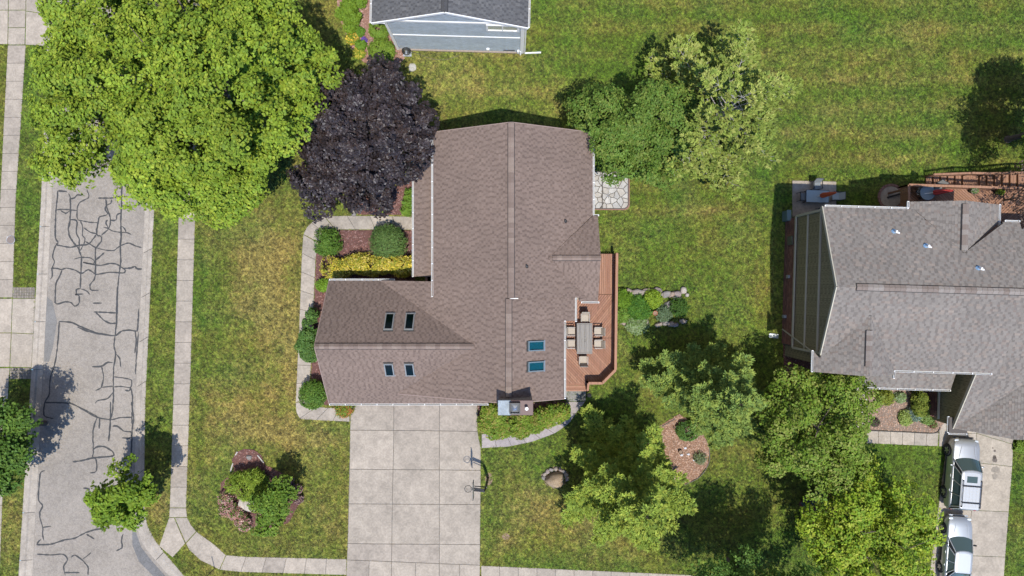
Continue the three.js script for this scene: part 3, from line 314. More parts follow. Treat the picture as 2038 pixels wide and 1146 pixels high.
// ================================================================ MAIN HOUSE (brown shingle roof)
const house = thing('house', 'tan house under a large brown shingle roof with six skylights', 'house');
const brown = [[.238, .176, .148], [.182, .132, .111], [.252, .188, .158], [.195, .142, .119]];
const deckBrown = std({ color: lin(.14, .10, .085), map: rep(T_granule, 1) });
const capBrown = [[.29, .22, .185], [.235, .175, .147], [.315, .245, .205], [.26, .195, .165]].map((c, k) => std({ color: lin(...c), map: rep(T_granule, .8 + k * .1) }));
const RX = -.05, RB = -.2;
const plL = { a: 7.1 + .5 * .05, b: .5, c: 0 };                       // left slope of the main roof
const plR = { a: 7.1 - .5 * .05, b: -.5, c: 0 };
const plRB = { a: 7.025 - .5 * .2, b: -.5, c: 0 };
const gP = .8, gZ = 3.61;
const plGu = { a: 6.0 - gP * gZ, b: 0, c: gP }, plGl = { a: 6.0 + gP * gZ, b: 0, c: -gP };
const cZ = -1.86, plCu = { a: 5.97 - .5 * cZ, b: 0, c: .5 }, plCl = { a: 5.97 + .5 * cZ, b: 0, c: -.5 };
const ZT = -9.95, ZB = 6.95, tipX = -2.25;
roofSlope(house, [[RX, ZT], [RX, .62], [RB, .62], [RB, ZB], [-7.55, ZB], [tipX, gZ], [-8.85, -.5], [-5.05, -.42], [-5.05, ZT]], plL, brown, 201, deckBrown);
roofSlope(house, [[RX, ZT], [5.18, ZT], [5.18, -4.62], [2.26, cZ], [4.9, .62], [RX, .62]], plR, brown, 202, deckBrown);
roofSlope(house, [[RB, .625], [4.0, .625], [4.0, 2.08], [3.28, 2.08], [3.28, ZB], [RB, ZB]], plRB, brown, 203, deckBrown);
roofSlope(house, [[2.26, cZ], [5.5, cZ], [5.5, -4.62], [5.18, -4.62]], plCu, brown, 204, deckBrown);
roofSlope(house, [[2.26, cZ], [5.5, cZ], [5.5, .86], [4.3, .86], [4.3, .62], [4.78, .62]], plCl, brown, 205, deckBrown);
roofSlope(house, [[-12.2, -.5], [-8.85, -.5], [tipX, gZ], [-12.2, gZ]], plGu, brown, 206, deckBrown);
roofSlope(house, [[-12.2, gZ], [tipX, gZ], [-7.55, ZB - .002], [-1.6, ZB - .002], [-1.6, 7.73], [-12.2, 7.73]], plGl, brown, 207, deckBrown);
// low porch roof along the front
const plP = { a: 3.55 + .25 * 4.9, b: .25, c: 0 };
roofSlope(house, [[-4.9, -9.35], [-6.5, -9.35], [-6.5, -.75], [-4.9, -.75]], plP, brown, 208, deckBrown);
ridgeCaps(house, [RX, 7.1, ZT], [RX, 7.1, .6], plL, plR, capBrown, 211);
ridgeCaps(house, [RB, 7.025, .66], [RB, 7.025, 6.55], plL, plRB, capBrown, 212);
ridgeCaps(house, [-12.2, 6.0, gZ], [tipX - .1, 6.0, gZ], plGu, plGl, capBrown, 213, .17);
ridgeCaps(house, [2.5, 5.97, cZ], [5.5, 5.97, cZ], plCu, plCl, capBrown, 214, .15);
{ // flashing where the ridge steps, rake boards, gutters
  new MB().box(.1, 7.02, .63, .55, .03, .05).build('flashing', M.white, house);
  gutter(house, [-5.1, 4.66, ZT - .02], [-5.1, 4.66, .55]); gutter(house, [5.24, 4.52, ZT - .02], [5.24, 4.52, -4.62]); gutter(house, [5.24, 4.52, -4.66], [5.56, 4.52, -4.66]);
  gutter(house, [4.45, 4.62, .92], [5.56, 4.62, .92]); gutter(house, [4.06, 4.95, .62], [4.06, 4.95, 2.12]); gutter(house, [3.34, 5.3, 2.08], [3.34, 5.3, ZB]);
  gutter(house, [-12.2, 2.74, -.56], [-7.85, 2.74, -.56]); gutter(house, [-12.2, 2.72, 7.79], [-1.6, 2.72, 7.79]); gutter(house, [-6.56, 3.16, -9.3], [-6.56, 3.16, -.75]);
  const rk = (a, b) => new MB().bar(a, b, .05, .18).build('rake_board', std({ color: lin(.27, .2, .17) }), house);
  rk([RX, 7.0, ZT - .03], [-5.05, 4.5, ZT - .03]); rk([RX, 7.0, ZT - .03], [5.18, 4.4, ZT - .03]); rk([-12.23, 5.9, gZ], [-12.23, 2.62, -.5]); rk([-12.23, 5.9, gZ], [-12.23, 2.62, 7.73]); rk([RB, 6.92, ZB + .03], [-7.5, 3.27, ZB + .03]); rk([RB, 6.92, ZB + .03], [3.28, 5.18, ZB + .03]);
}
{ // walls under the eaves
  const sid = std({ color: lin(.48, .41, .33), map: rep(T_wood, .4, 2) }); const brick = std({ color: lin(.30, .17, .13), map: rep(T_concrete, 1) });
  wall(house, [-4.7, -9.6], [4.8, -9.6], [[0, 0], [1, 0], [1, 4.5], [.49, 6.85], [0, 4.6]], .15, sid); wall(house, [4.8, -9.6], [4.8, -4.4], [[0, 0], [1, 0], [1, 4.5], [0, 4.5]], .15, sid); wall(house, [5.15, -4.4], [5.15, .6], [[0, 0], [1, 0], [1, 4.4], [.5, 5.7], [0, 4.4]], .15, sid); wall(house, [5.15, .6], [3.7, .6], [[0, 0], [1, 0], [1, 4.4], [0, 4.4]], .15, sid); wall(house, [3.7, .6], [3.7, 2.0], [[0, 0], [1, 0], [1, 4.85], [0, 4.85]], .15, sid); wall(house, [3.0, 2.0], [3.0, 6.7], [[0, 0], [1, 0], [1, 5.15], [0, 5.15]], .15, sid); wall(house, [3.0, 6.7], [-7.2, 6.7], [[0, 0], [1, 0], [1, 3.2], [.315, 6.75], [0, 5.1]], .15, sid);
  wall(house, [-1.9, 7.35], [-11.9, 7.35], [[0, 0], [1, 0], [1, 2.75], [0, 2.75]], .15, brick); wall(house, [-11.9, 7.35], [-11.9, -.1], [[0, 0], [1, 0], [1, 2.7], [.5, 5.7], [0, 2.7]], .15, brick); wall(house, [-11.9, -.1], [-5.6, -.1], [[0, 0], [1, 0], [1, 2.7], [0, 2.7]], .15, brick); wall(house, [-5.6, -.1], [-5.6, -9.2], [[0, 0], [1, 0], [1, 3.1], [0, 3.1]], .15, brick);
  for (const [x0, w] of [[-10.9, 4.9], [-5.2, 2.7]]) { const d = new THREE.Group(); d.name = 'garage_door'; house.add(d); for (let k = 0; k < 4; k++) new MB().box(x0 + w / 2, .3 + k * .53, 7.38, w, .51, .06).build('door_panel', M.trim, d); }
}
// chimney chase with metal top
{
  const ch = new THREE.Group(); ch.name = 'chimney'; house.add(ch); const x0 = -.83, x1 = 1.25, z0 = 6.62, z1 = 7.5, top = 7.9; const brownTin = std({ color: lin(.125, .075, .065), roughness: .6 });
  new MB().prism([[x0 + .04, z0 + .04], [x1 - .04, z0 + .04], [x1 - .04, z1 - .04], [x0 + .04, z1 - .04]], 0, top - .05).build('chase', std({ color: lin(.36, .30, .24), map: rep(T_wood, .4, 2) }), ch);
  new MB().slab([[x0, z0], [x0 + .75, z0], [x0 + .75, z1], [x0, z1]], top - .12, top, .02).build('metal_cover', std({ color: lin(.36, .42, .47), metalness: .15, roughness: .75, map: rep(T_concrete, 1.1) }), ch);
  new MB().slab([[x0 + .755, z0], [x1, z0], [x1, z1], [x0 + .755, z1]], top - .12, top + .004, .02).build('metal_cover', brownTin, ch);
  const cx = .17, cz = 7.07; const cap = new MB(); for (const [a, b, c, d] of [[-.29, 0, .06, .64], [.29, 0, .06, .64], [0, -.3, .52, .06], [0, .3, .52, .06]]) cap.box(cx + a, top + .12, cz + b, c, .24, d); cap.build('flue_collar', M.blackMetal, ch);
  const py = new MB(); const q = [[-.25, -.26], [.25, -.26], [.25, .26], [-.25, .26]]; for (let k = 0; k < 4; k++) { const m = (k + 1) % 4; py.tri([cx + q[m][0], top + .08, cz + q[m][1]], [cx + q[k][0], top + .08, cz + q[k][1]], [cx, top + .22, cz]); } py.build('flue_cap', std({ color: lin(.6, .63, .66), metalness: .85, roughness: .3 }), ch);
  const pipe = new MB().rod([.86, top, 7.06], [.86, top + .28, 7.06], .07, .07, 14).rod([.86, top + .26, 7.06], [.86, top + .34, 7.06], .1, .1, 14); pipe.build('vent_pipe', M.white, ch);
}
// skylights: kerb frame, tinted pane over a flat sheet, their colours painting the shaded well
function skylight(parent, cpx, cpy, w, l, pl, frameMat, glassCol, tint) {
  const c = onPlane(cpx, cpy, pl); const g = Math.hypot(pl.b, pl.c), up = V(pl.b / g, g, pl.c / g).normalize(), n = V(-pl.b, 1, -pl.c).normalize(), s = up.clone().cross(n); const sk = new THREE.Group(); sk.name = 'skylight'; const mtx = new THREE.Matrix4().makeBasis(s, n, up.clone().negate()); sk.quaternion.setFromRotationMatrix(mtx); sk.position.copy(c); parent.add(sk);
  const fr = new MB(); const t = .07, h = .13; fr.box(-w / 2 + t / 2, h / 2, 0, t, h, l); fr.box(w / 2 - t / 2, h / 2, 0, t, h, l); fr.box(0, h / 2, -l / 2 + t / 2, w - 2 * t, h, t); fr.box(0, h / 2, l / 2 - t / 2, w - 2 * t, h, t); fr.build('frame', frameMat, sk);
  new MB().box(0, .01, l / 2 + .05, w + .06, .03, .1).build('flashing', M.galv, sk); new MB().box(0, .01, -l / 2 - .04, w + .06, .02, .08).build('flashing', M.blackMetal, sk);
  new MB().box(0, .03, 0, w - 2 * t, .01, l - 2 * t).build('pane_backing', std({ color: lin(...glassCol), roughness: .6 }), sk);  // flat sheet added in place of the well; pane tint supplies its shade
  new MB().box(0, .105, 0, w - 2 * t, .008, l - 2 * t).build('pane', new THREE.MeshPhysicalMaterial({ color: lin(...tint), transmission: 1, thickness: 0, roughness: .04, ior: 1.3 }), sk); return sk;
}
const skFrame = std({ color: lin(.33, .34, .33), roughness: .4, metalness: .5 });
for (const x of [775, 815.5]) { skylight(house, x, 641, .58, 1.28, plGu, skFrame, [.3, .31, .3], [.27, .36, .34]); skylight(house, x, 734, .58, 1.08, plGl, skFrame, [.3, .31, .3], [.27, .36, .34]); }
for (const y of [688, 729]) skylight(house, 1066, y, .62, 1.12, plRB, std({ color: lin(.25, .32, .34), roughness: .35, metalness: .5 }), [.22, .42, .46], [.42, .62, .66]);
// plumbing vents
for (const [x, y, pl] of [[1125, 440, plR], [1048, 530, plR]]) { const p = onPlane(x, y, pl); new MB().rod([p.x, p.y - .05, p.z], [p.x, p.y + .28, p.z], .055, .055, 10).rod([p.x, p.y, p.z], [p.x, p.y + .06, p.z], .12, .07, 10).build('vent_stack', M.blackMetal, house); }

// ================================================================ GREY-ROOFED HOUSE (right of the lawn)
const house2 = thing('house', 'olive sided house with mottled grey shingle roof and brick base', 'house', [19.24, 0, -.09], -1.7 * Math.PI / 180);
const L2 = (x, z) => { const dx = x - 19.24, dz = z + .09, c = Math.cos(.02967), s = Math.sin(.02967); return [dx * c + dz * s, -dx * s + dz * c]; };
const greyPal = [[.252, .228, .208], [.195, .174, .16], [.285, .243, .213], [.225, .187, .167]];
const deckGrey = std({ color: lin(.12, .105, .095), map: rep(T_granule, 1) });
const capGrey = [[.29, .25, .225], [.24, .195, .17], [.31, .275, .25]].map((c, k) => std({ color: lin(...c), map: rep(T_granule, .8 + k * .1) }));
const olive = std({ color: lin(.33, .29, .175), map: rep(T_wood, 2, .5), roughness: .8 }), oliveTrim = std({ color: lin(.42, .39, .31), roughness: .7 });
{
  const H = house2, m = .42; const plU = { a: 8, b: 0, c: m }, plD = { a: 8, b: 0, c: -m };
  // cross gables, in the house's own axes
  const [vx] = L2(21.4, 3), [cx] = L2(27.3, -4); const sp = .6; const plVl = { a: 7.3 - sp * vx, b: sp, c: 0 }, plVr = { a: 7.3 + sp * vx, b: -sp, c: 0 }; const tz = (8 - 7.3) / m; const cp = .44, plCl2 = { a: 7.05 - cp * cx, b: cp, c: 0 }, plCr2 = { a: 7.05 + cp * cx, b: -cp, c: 0 }; const tcz = -(8 - 7.05) / m;
  const xL = -.12, xR = 11.1, zU = -4.95, zE = 5.05;
  const vl = vx - 2.6, vr = vx + (7.3 - (8 - m * zE)) / sp, vBot = 5.32; // valley meets eave
  const zl = (8 - (7.3 - sp * (vx - xL))) / m; // where left valley reaches the rake
  roofSlope(H, [[xL, 0], [xR, 0], [xR, zU + .7], [cx + 2.95, zU + .7], [cx, tcz], [cx - 2.45, zU], [xL, zU]], plU, greyPal, 301, deckGrey, .155, [.14, .32]);
  roofSlope(H, [[xL, 0], [xR, 0], [xR, zE], [vr, zE], [vx, tz], [xL, Math.min(zl, 4.4)]], plD, greyPal, 302, deckGrey, .155, [.14, .32]);
  roofSlope(H, [[vx, tz], [vx, vBot], [vl, vBot], [vl, 4.0], [xL, Math.min(zl, 4.4)]], plVl, greyPal, 303, deckGrey, .155, [.14, .32]);
  roofSlope(H, [[vx, tz], [vr, zE], [vr, vBot], [vx, vBot]], plVr, greyPal, 304, deckGrey, .155, [.14, .32]);
  const zC = -5.42; roofSlope(H, [[cx, tcz], [cx, zC], [cx - 2.75, zC], [cx - 2.75, zU], [cx - 2.45, zU]], plCl2, greyPal, 305, deckGrey, .155, [.14, .32]);
  roofSlope(H, [[cx, tcz], [cx, zC], [cx + 2.95, zC], [cx + 2.95, zU + .7]], plCr2, greyPal, 306, deckGrey, .155, [.14, .32]);
  // lower wing beyond the main roof
  roofSlope(H, [[xR + .02, 0], [20, 0], [20, -3.9], [xR + 1.1, -3.9], [xR + 1.1, -4.35], [xR + .02, -4.35]], { a: 7.6, b: 0, c: m }, greyPal, 307, deckGrey, .155, [.14, .32]);
  roofSlope(H, [[xR + .02, 0], [20, 0], [20, zE], [xR + .02, zE]], { a: 7.6, b: 0, c: -m }, greyPal, 308, deckGrey, .155, [.14, .32]);
  // garage wing: slope towards the street and a gable slope crossing it
  const [gx, gz] = L2(29.25, 9.3); const plD2 = { a: 3.1 + .5 * gz, b: 0, c: -.5 }, plW = { a: 3.1 - .5 * gx, b: .5, c: 0 };
  roofSlope(H, [[gx, 5.0], [gx + gz - 5.0, 5.0], [gx, gz]], plD2, greyPal, 309, deckGrey, .155, [.14, .32]);
  roofSlope(H, [[gx, gz], [gx + gz - 5.0, 5.0], [gx + 5.2, 5.0], [gx + 5.2, gz], [gx + 3.0, gz + .32], [gx + .02, gz]], plW, greyPal, 310, deckGrey, .155, [.14, .32]);
  roofSlope(H, [[gx + 10.4, 5.0], [gx + 10.4, gz], [gx + 5.2, gz], [gx + 5.2, 5.0]], { a: 3.1 + .5 * (gx + 10.4), b: -.5, c: 0 }, greyPal, 311, deckGrey, .155, [.14, .32]);
  // porch roof
  const [p0x] = L2(23.25, 6), [p1x] = L2(29.15, 6); roofSlope(H, [[p0x, 4.75], [p1x, 4.75], [p1x, 6.55], [p0x, 6.55]], { a: 3.0 + .42 * 6.55, b: 0, c: -.42 }, greyPal, 312, deckGrey, .155, [.14, .32]);
  ridgeCaps(H, [1.0, 8, 0], [xR - .2, 8, 0], plU, plD, capGrey, 321, .19, .32, .09);
  ridgeCaps(H, [vx, 7.3, tz + .9], [vx, 7.3, vBot - .6], plVl, plVr, capGrey, 322, .19, .32, .09);
  ridgeCaps(H, [cx, 7.05, tcz - .15], [cx, 7.05, zC + .2], plCl2, plCr2, capGrey, 323, .19, .32, .09);
  const hU = 8 + m * zU; gutter(H, [.0, hU + .03, zU - .06], [cx - 2.8, hU + .03, zU - .06]); gutter(H, [cx - 2.82, hU + .06, zU - .06], [cx - 2.82, hU + .06, zC]); gutter(H, [cx + 3.0, 5.8, zC], [cx + 3.0, 5.8, zU + .9]); gutter(H, [xR + .2, 5.8, -4.42], [xR + 1.1, 5.8, -4.42]); gutter(H, [xR + 1.3, 5.95, -3.96], [xR + 2.6, 5.95, -3.96]);
  gutter(H, [vl - .06, 5.74, 4.0], [vl - .06, 5.74, vBot]); const hE = 8 - m * zE; gutter(H, [vr, hE + .04, zE + .06], [L2(29.75, 5)[0], hE + .04, zE + .06]); gutter(H, [vr - .02, hE + .04, zE + .06], [vr - .02, hE + .04, zE + .5]); gutter(H, [p0x, 3.02, 6.61], [p1x, 3.02, 6.61]); gutter(H, [gx - .3, 3.05, gz - .75], [gx - .3, 3.05, gz + .3]); gutter(H, [gx - .25, 3.05, gz + .38], [gx + .95, 3.05, gz + .38]);
  new MB().prism([[gx - .26, gz - .72], [gx + .02, gz - .72], [gx + .02, gz], [gx + .95, gz + .02], [gx + .95, gz + .33], [gx - .26, gz + .33]], 2.9, 3.06).build('eave_return', deckGrey, H);
  // gable wall: brick base built brick by brick on the visible side, siding with bands
  const zA = -4.75, zB = 4.1; wall(H, [.13, zA], [.13, zB], [[0, 1.8], [1, 1.8], [1, 6.1], [.535, 7.8], [0, 5.85]], .18, olive); wall(H, [.1, zA], [.1, zB], [[0, 0], [1, 0], [1, 1.8], [0, 1.8]], .2, std({ color: lin(.15, .125, .11), map: rep(T_soil, .5) }), 'mortar');
  const band = (y, zz0, zz1, w, x = .06) => new MB().bar([x, y, zz0], [x, y, zz1], .1, w).build('band_board', oliveTrim, H); band(1.86, zA - .05, zB + .05, .14, -.02); band(3.5, zA, zB, .12); band(5.3, zA, zB, .12); new MB().bar([.03, 1.9, zA - .05], [.03, 5.8, zA - .05], .14, .14).build('corner_board', oliveTrim, H); new MB().bar([.03, 1.9, zB + .05], [.03, 6.0, zB + .05], .14, .14).build('corner_board', oliveTrim, H);
  // lap siding boards, each its own plank
  for (let k = 0; k < 34; k++) { const y = 1.95 + k * .17; if (y > 7.55) break; const half0 = y < 5.9 ? zA : -(7.9 - y) / m, half1 = y < 6.1 ? zB : (7.9 - y) / m; if (Math.abs(y - 3.5) < .1 || Math.abs(y - 5.3) < .1) continue; new MB().bar([.1, y, half0 + .03], [.1, y, half1 - .03], .035, .155).build('siding_board', olive, H); }
  const bm = [[.28, .13, .10], [.23, .105, .085], [.33, .17, .13], [.19, .095, .085]].map((c) => std({ color: lin(...c), map: rep(T_soil, .4) })); const bg = new THREE.BoxGeometry(.09, .092, .29); const r = mulberry(91); for (let j = 0; j < 16; j++) for (let i = 0; i < 29; i++) { const b = new THREE.Mesh(bg, bm[Math.floor(r() * 4)]); b.name = 'brick'; b.position.set(.075 - r() * .012, .06 + j * .108, zA + .16 + (i + (j % 2) * .5) * .302); if (b.position.z > zB - .1) continue; b.castShadow = b.receiveShadow = true; H.add(b); if (j * 29 + i > 460) break; }
  const rkb = (a, b) => new MB().bar(a, b, .06, .2).build('rake_board', oliveTrim, H); rkb([xL - .03, 7.9, 0], [xL - .03, hU - .1, zU]); rkb([xL - .03, 7.9, 0], [xL - .03, 6.15, 4.2]);
  // other walls
  const sw = (a, b, h) => wall(H, a, b, [[0, 0], [1, 0], [1, h], [0, h]], .18, olive); sw([.3, zA], [cx - 2.4, zA], 5.8); sw([cx - 2.4, zA - .3], [cx + 2.6, zA - .3], 5.6); sw([.6, 4.9], [vx + 1.8, 4.9], 5.5); sw([vl + .6, 3.8], [vl + .6, 4.9], 5.4); sw([vr, 4.6], [gx, 4.6], 5.7);
  wall(H, [gx + .25, 4.9], [gx + .25, gz - .2], [[0, .0], [1, 0], [1, 3.05], [0, 4.95]], .18, olive);
  new MB().bar([gx - .02, 3.02, gz], [gx - .02, 5.1, 5.0], .06, .2).build('rake_board', oliveTrim, H); new MB().bar([gx + .1, 1.4, gz - .3], [gx + .1, 1.4, 4.95], .12, .1).build('band_board', oliveTrim, H);
  // brick return beside the porch bed
  for (let j = 0; j < 10; j++) for (let i = 0; i < 14; i++) { const b = new THREE.Mesh(bg, bm[Math.floor(r() * 4)]); b.name = 'brick'; b.position.set(gx + .16 - r() * .01, .06 + j * .108, 5.2 + (i + (j % 2) * .5) * .302 - .2); if (b.position.z > gz - .4) continue; H.add(b); b.castShadow = b.receiveShadow = true; }
  wall(H, [gx + 5.2, gz - .25], [gx + .3, gz - .25], [[0, 0], [1, 0], [1, 3.0], [0, 5.4]], .18, olive);
  // roof vents with metal collars
  for (const [x, y] of [[1779, 461], [1843, 489.5], [1948, 534]]) { const w = onPlane(x, y, { a: 8, b: 0, c: m }); const [lx, lz] = L2(w.x, w.z); const y0 = 8 + m * lz; const v = new THREE.Group(); v.name = 'roof_vent'; v.position.set(lx, y0, lz); H.add(v); new MB().rod([0, -.05, 0], [0, .34, 0], .06, .06, 10).build('pipe', M.white, v); new MB().rod([0, 0, 0], [0, .1, 0], .17, .075, 12).build('collar', std({ color: lin(.25, .42, .62), roughness: .4, metalness: .4 }), v); new MB().rod([.1, .04, .02], [.3, .1, .08], .05, .05, 8).build('side_pipe', M.white, v); }
  // wall fittings
  new MB().box(-.06, .95, -.7, .16, .3, .22).build('meter_box', M.galv, H); new MB().box(-.05, 1.1, -3.2, .1, .7, .6).build('vent_grille', std({ color: lin(.12, .12, .08) }), H);
  new MB().bar([-.02, 5.7, 4.35], [-.05, .25, 3.0], .07, .07).build('downspout', oliveTrim, H);
}
{ const t = thing('splash_block', 'pale metal splash tray at end of the downspout', 'splash block', [at(1539, 668).x, 0, at(1539, 668).z], -.12); new MB().box(0, .06, 0, .66, .02, .26).build('tray_floor', M.galv, t); for (const s of [-1, 1]) new MB().box(0, .09, s * .13, .66, .08, .03).build('tray_side', M.galv, t); }
{ const t = thing('utility_box', 'grey-blue upright utility cabinet beside the brick corner', 'utility box', [at(1560, 431).x, 0, at(1560, 431).z]); const m = std({ color: lin(.13, .19, .19), roughness: .6 }); new MB().slab([[-.13, -.35], [.13, -.35], [.13, .35], [-.13, .35]], 0, .85, .02).build('cabinet', m, t); new MB().box(0, .87, 0, .3, .03, .74).build('lid', m, t); }
{ const t = thing('gas_meter', 'small grey gas meter standing by the brick wall', 'gas meter', [at(1556, 629).x, 0, at(1556, 629).z]); new MB().slab([[-.14, -.11], [.14, -.11], [.14, .11], [-.14, .11]], .35, .7, .03).build('meter_body', M.galv, t); new MB().rod([0, 0, 0], [0, .36, 0], .025, .025).rod([.1, .65, 0], [.34, .65, 0], .025, .025).build('pipe', M.galv, t); }

// ================================================================ BLUE HOUSE (behind the purple tree)
const house3 = thing('house', 'pale blue sided house with white trim and charcoal roof', 'house', [-3.7, 0, -16.85], -1.6 * Math.PI / 180);
{
  const H = house3, rx = -.35, sl = .4, hr = 7.2, zF = .28; const pal = [[.13, .132, .14], [.09, .092, .10], [.155, .156, .162], [.11, .11, .115]]; const dk = std({ color: lin(.08, .08, .085), map: rep(T_granule, 1) });
  const pa = { a: hr - sl * rx, b: sl, c: 0 }, pb = { a: hr + sl * rx, b: -sl, c: 0 }; roofSlope(H, [[rx, zF], [rx, -9], [-5.15, -9], [-5.15, zF]], pa, pal, 401, dk); roofSlope(H, [[rx, zF], [4.72, zF], [4.72, -9], [rx, -9]], pb, pal, 402, dk);
  ridgeCaps(H, [rx, hr, zF], [rx, hr, -9], pa, pb, [dk, std({ color: lin(.11, .11, .115) })], 403);
  const blue = std({ color: lin(.53, .61, .69), map: rep(T_concrete, 3, 1.4), roughness: .75 }); const w0 = -4.35, w1 = 4.4, eave = (x) => hr - sl * Math.abs(x - rx) - .18;
  wall(H, [w0, 0], [w1, 0], [[0, .12], [1, .12], [1, eave(w1)], [(rx - w0) / (w1 - w0), eave(rx)], [0, eave(w0)]], .18, blue); wall(H, [w0, -8.8], [w0, 0], [[0, .12], [1, .12], [1, eave(w0)], [0, eave(w0)]], .18, blue); wall(H, [w1, 0], [w1, -8.8], [[0, .12], [1, .12], [1, eave(w1)], [0, eave(w1)]], .18, blue);
  // wall panels' lap boards, one by one
  for (let k = 0; k < 30; k++) { const y = .28 + k * .2; if (y > 6.6) break; if (Math.abs(y - 2.75) < .11 || Math.abs(y - 5.02) < .11) continue; const x0 = y < eave(w0) ? w0 : rx - (hr - .22 - y) / sl, x1 = y < eave(w1) ? w1 : rx + (hr - .22 - y) / sl; if (x1 - x0 < .4) break; new MB().bar([x0 + .1, y, .012], [x1 - .1, y, .012], .02, .185).build('siding_board', blue, H); }
  const tr = (a, b, w, d = .06) => new MB().bar(a, b, d, w).build('trim_board', M.white, H); tr([w0, 2.75, .035], [w1, 2.75, .035], .13); tr([w0 + .1, 5.02, .035], [w1 - .1, 5.02, .035], .16);
  new MB().box(w0, 2.6, .03, .18, 5.0, .16).build('corner_board', M.white, H); new MB().box(w1, 2.55, .03, .26, 4.9, .16).build('corner_board', M.white, H); new MB().bar([rx, hr - .12, zF + .03], [-5.15, hr - .12 - sl * 4.8, zF + .03], .06, .2).build('rake_board', M.white, H); new MB().bar([rx, hr - .12, zF + .03], [4.72, hr - .12 - sl * 5.07, zF + .03], .06, .2).build('rake_board', M.white, H);
  gutter(H, [-5.2, hr - sl * 4.8 + .04, -9], [-5.2, hr - sl * 4.8 + .04, zF]); gutter(H, [4.78, hr - sl * 5.07 + .04, -9], [4.78, hr - sl * 5.07 + .04, zF]); new MB().bar([-5.1, 5.1, .12], [-4.3, 5.1, .12], .3, .05).build('soffit', M.white, H);
  const win = new THREE.Group(); win.name = 'window'; H.add(win); const wx = 3.1, wy = 4.42; const fr = new MB(); fr.box(wx, wy + .42, .06, 2.1, .12, .1).box(wx, wy - .42, .06, 2.1, .12, .1).box(wx - 1.0, wy, .06, .12, .74, .1).box(wx + 1.0, wy, .06, .12, .74, .1).box(wx, wy, .06, .08, .72, .09); fr.build('frame', M.white, win); for (const s of [-1, 1]) { new MB().box(wx + s * .49, wy, .03, .9, .72, .02).build('pane_backing', std({ color: lin(.55, .55, .47), roughness: .9 }), win); new MB().box(wx + s * .49, wy, .075, .88, .7, .008).build('pane', new THREE.MeshPhysicalMaterial({ color: 0xffffff, transmission: 1, thickness: 0, roughness: .05 }), win); }
  new MB().box(0, .06, -.05, 8.8, .12, .3).build('foundation', std({ color: lin(.42, .34, .28), map: rep(T_concrete, 1) }), H);
  new MB().bar([w1 + .2, 4.9, .1], [w1 + .2, .2, .1], .08, .08).bar([w1 + .2, .2, .12], [w1 + 1.35, .08, .0], .09, .09).build('downspout', M.white, H); new MB().box(2.02, .62, .08, .2, .24, .12).build('outlet_box', M.white, H); new MB().box(3.5, .5, .06, .8, .06, .04).build('foundation_vent', M.dark, H); new MB().box(4.15, .45, .12, .14, .3, .16).rod([4.3, .1, .2], [4.3, .5, .1], .05, .05).build('pipe_box', M.white, H);
}
{ // hose reel with coiled dark hose
  const p = at(818, 92); const t = thing('hose_reel', 'black coiled garden hose on its reel at the blue wall', 'hose reel', [p.x, 0, -16.6]); const hm = std({ color: lin(.035, .035, .032), roughness: .6 }); for (let k = 0; k < 5; k++) { const m = meshOf('hose_coil', new THREE.TorusGeometry(.25 + (k % 2) * .035, .026, 7, 26), hm, t, [-.25, .55 + (k % 3) * .015, -.1 + k * .045]); m.rotation.x = -.35; }
  new MB().rod([-.25, .5, -.2], [-.25, .5, .2], .1, .1, 10).build('drum', M.galv, t); new MB().box(-.5, .25, 0, .05, .5, .1).box(0, .25, 0, .05, .5, .1).box(-.25, .03, 0, .6, .05, .35).build('stand', M.galv, t);
  const tail = new THREE.TubeGeometry(new THREE.CatmullRomCurve3([V(-.05, .66, 0), V(.35, .4, .05), V(.8, .06, .1), V(1.5, .03, .34), V(2.4, .03, .4), V(3.4, .03, .1)]), 40, .018, 6); meshOf('hose_tail', tail, std({ color: lin(.12, .1, .07), roughness: .7 }), t);
}
{ const p = at(821, 134); const t = tag(meshOf('stepping_stone', lump(.26, .05, .3, 812, .15, 1), std({ color: lin(.5, .49, .46), map: rep(T_concrete, .8) }), null, [p.x, .02, p.z]), 'pale flat stone lying in the grass near the purple tree', 'stone'); }

// ================================================================ DECKS AND FURNITURE
function clipHalf(poly, nx, nz, d) { const out = []; for (let i = 0; i < poly.length; i++) { const a = poly[i], b = poly[(i + 1) % poly.length], da = a[0] * nx + a[1] * nz - d, db = b[0] * nx + b[1] * nz - d; if (da <= 0) out.push(a); if ((da < 0 && db > 0) || (da > 0 && db < 0)) { const t = da / (da - db); out.push([lerp(a[0], b[0], t), lerp(a[1], b[1], t)]); } } return out; }
function deckBoards(parent, poly, ang, y, mats, seed, w = .145, gap = .02) { const nx = -Math.sin(ang), nz = Math.cos(ang), r = mulberry(seed); const ds = poly.map(([x, z]) => x * nx + z * nz); for (let d = Math.min(...ds); d < Math.max(...ds); d += w) { let q = clipHalf(poly, nx, nz, d + w - gap); q = clipHalf(q, -nx, -nz, -d); if (q.length < 3 || Math.abs(areaOf(q)) < .006) continue; new MB().slab(q, y - .035, y + (r() - .5) * .004, .006).build('deck_board', mats[Math.floor(r() * mats.length)], parent); } }
const woodMats = (cols) => cols.map((c, k) => std({ color: lin(...c), map: rep(T_wood, .35 + k * .05, 2.4), roughness: .75 }));
const cedar = woodMats([[.42, .205, .125], [.375, .18, .108], [.46, .24, .15], [.40, .20, .128]]);
const FRAME = std({ color: lin(.26, .16, .10), map: rep(T_wood, .4, 2) });
const brownWood = woodMats([[.36, .19, .115], [.32, .165, .10], [.40, .215, .135], [.30, .16, .098]]);
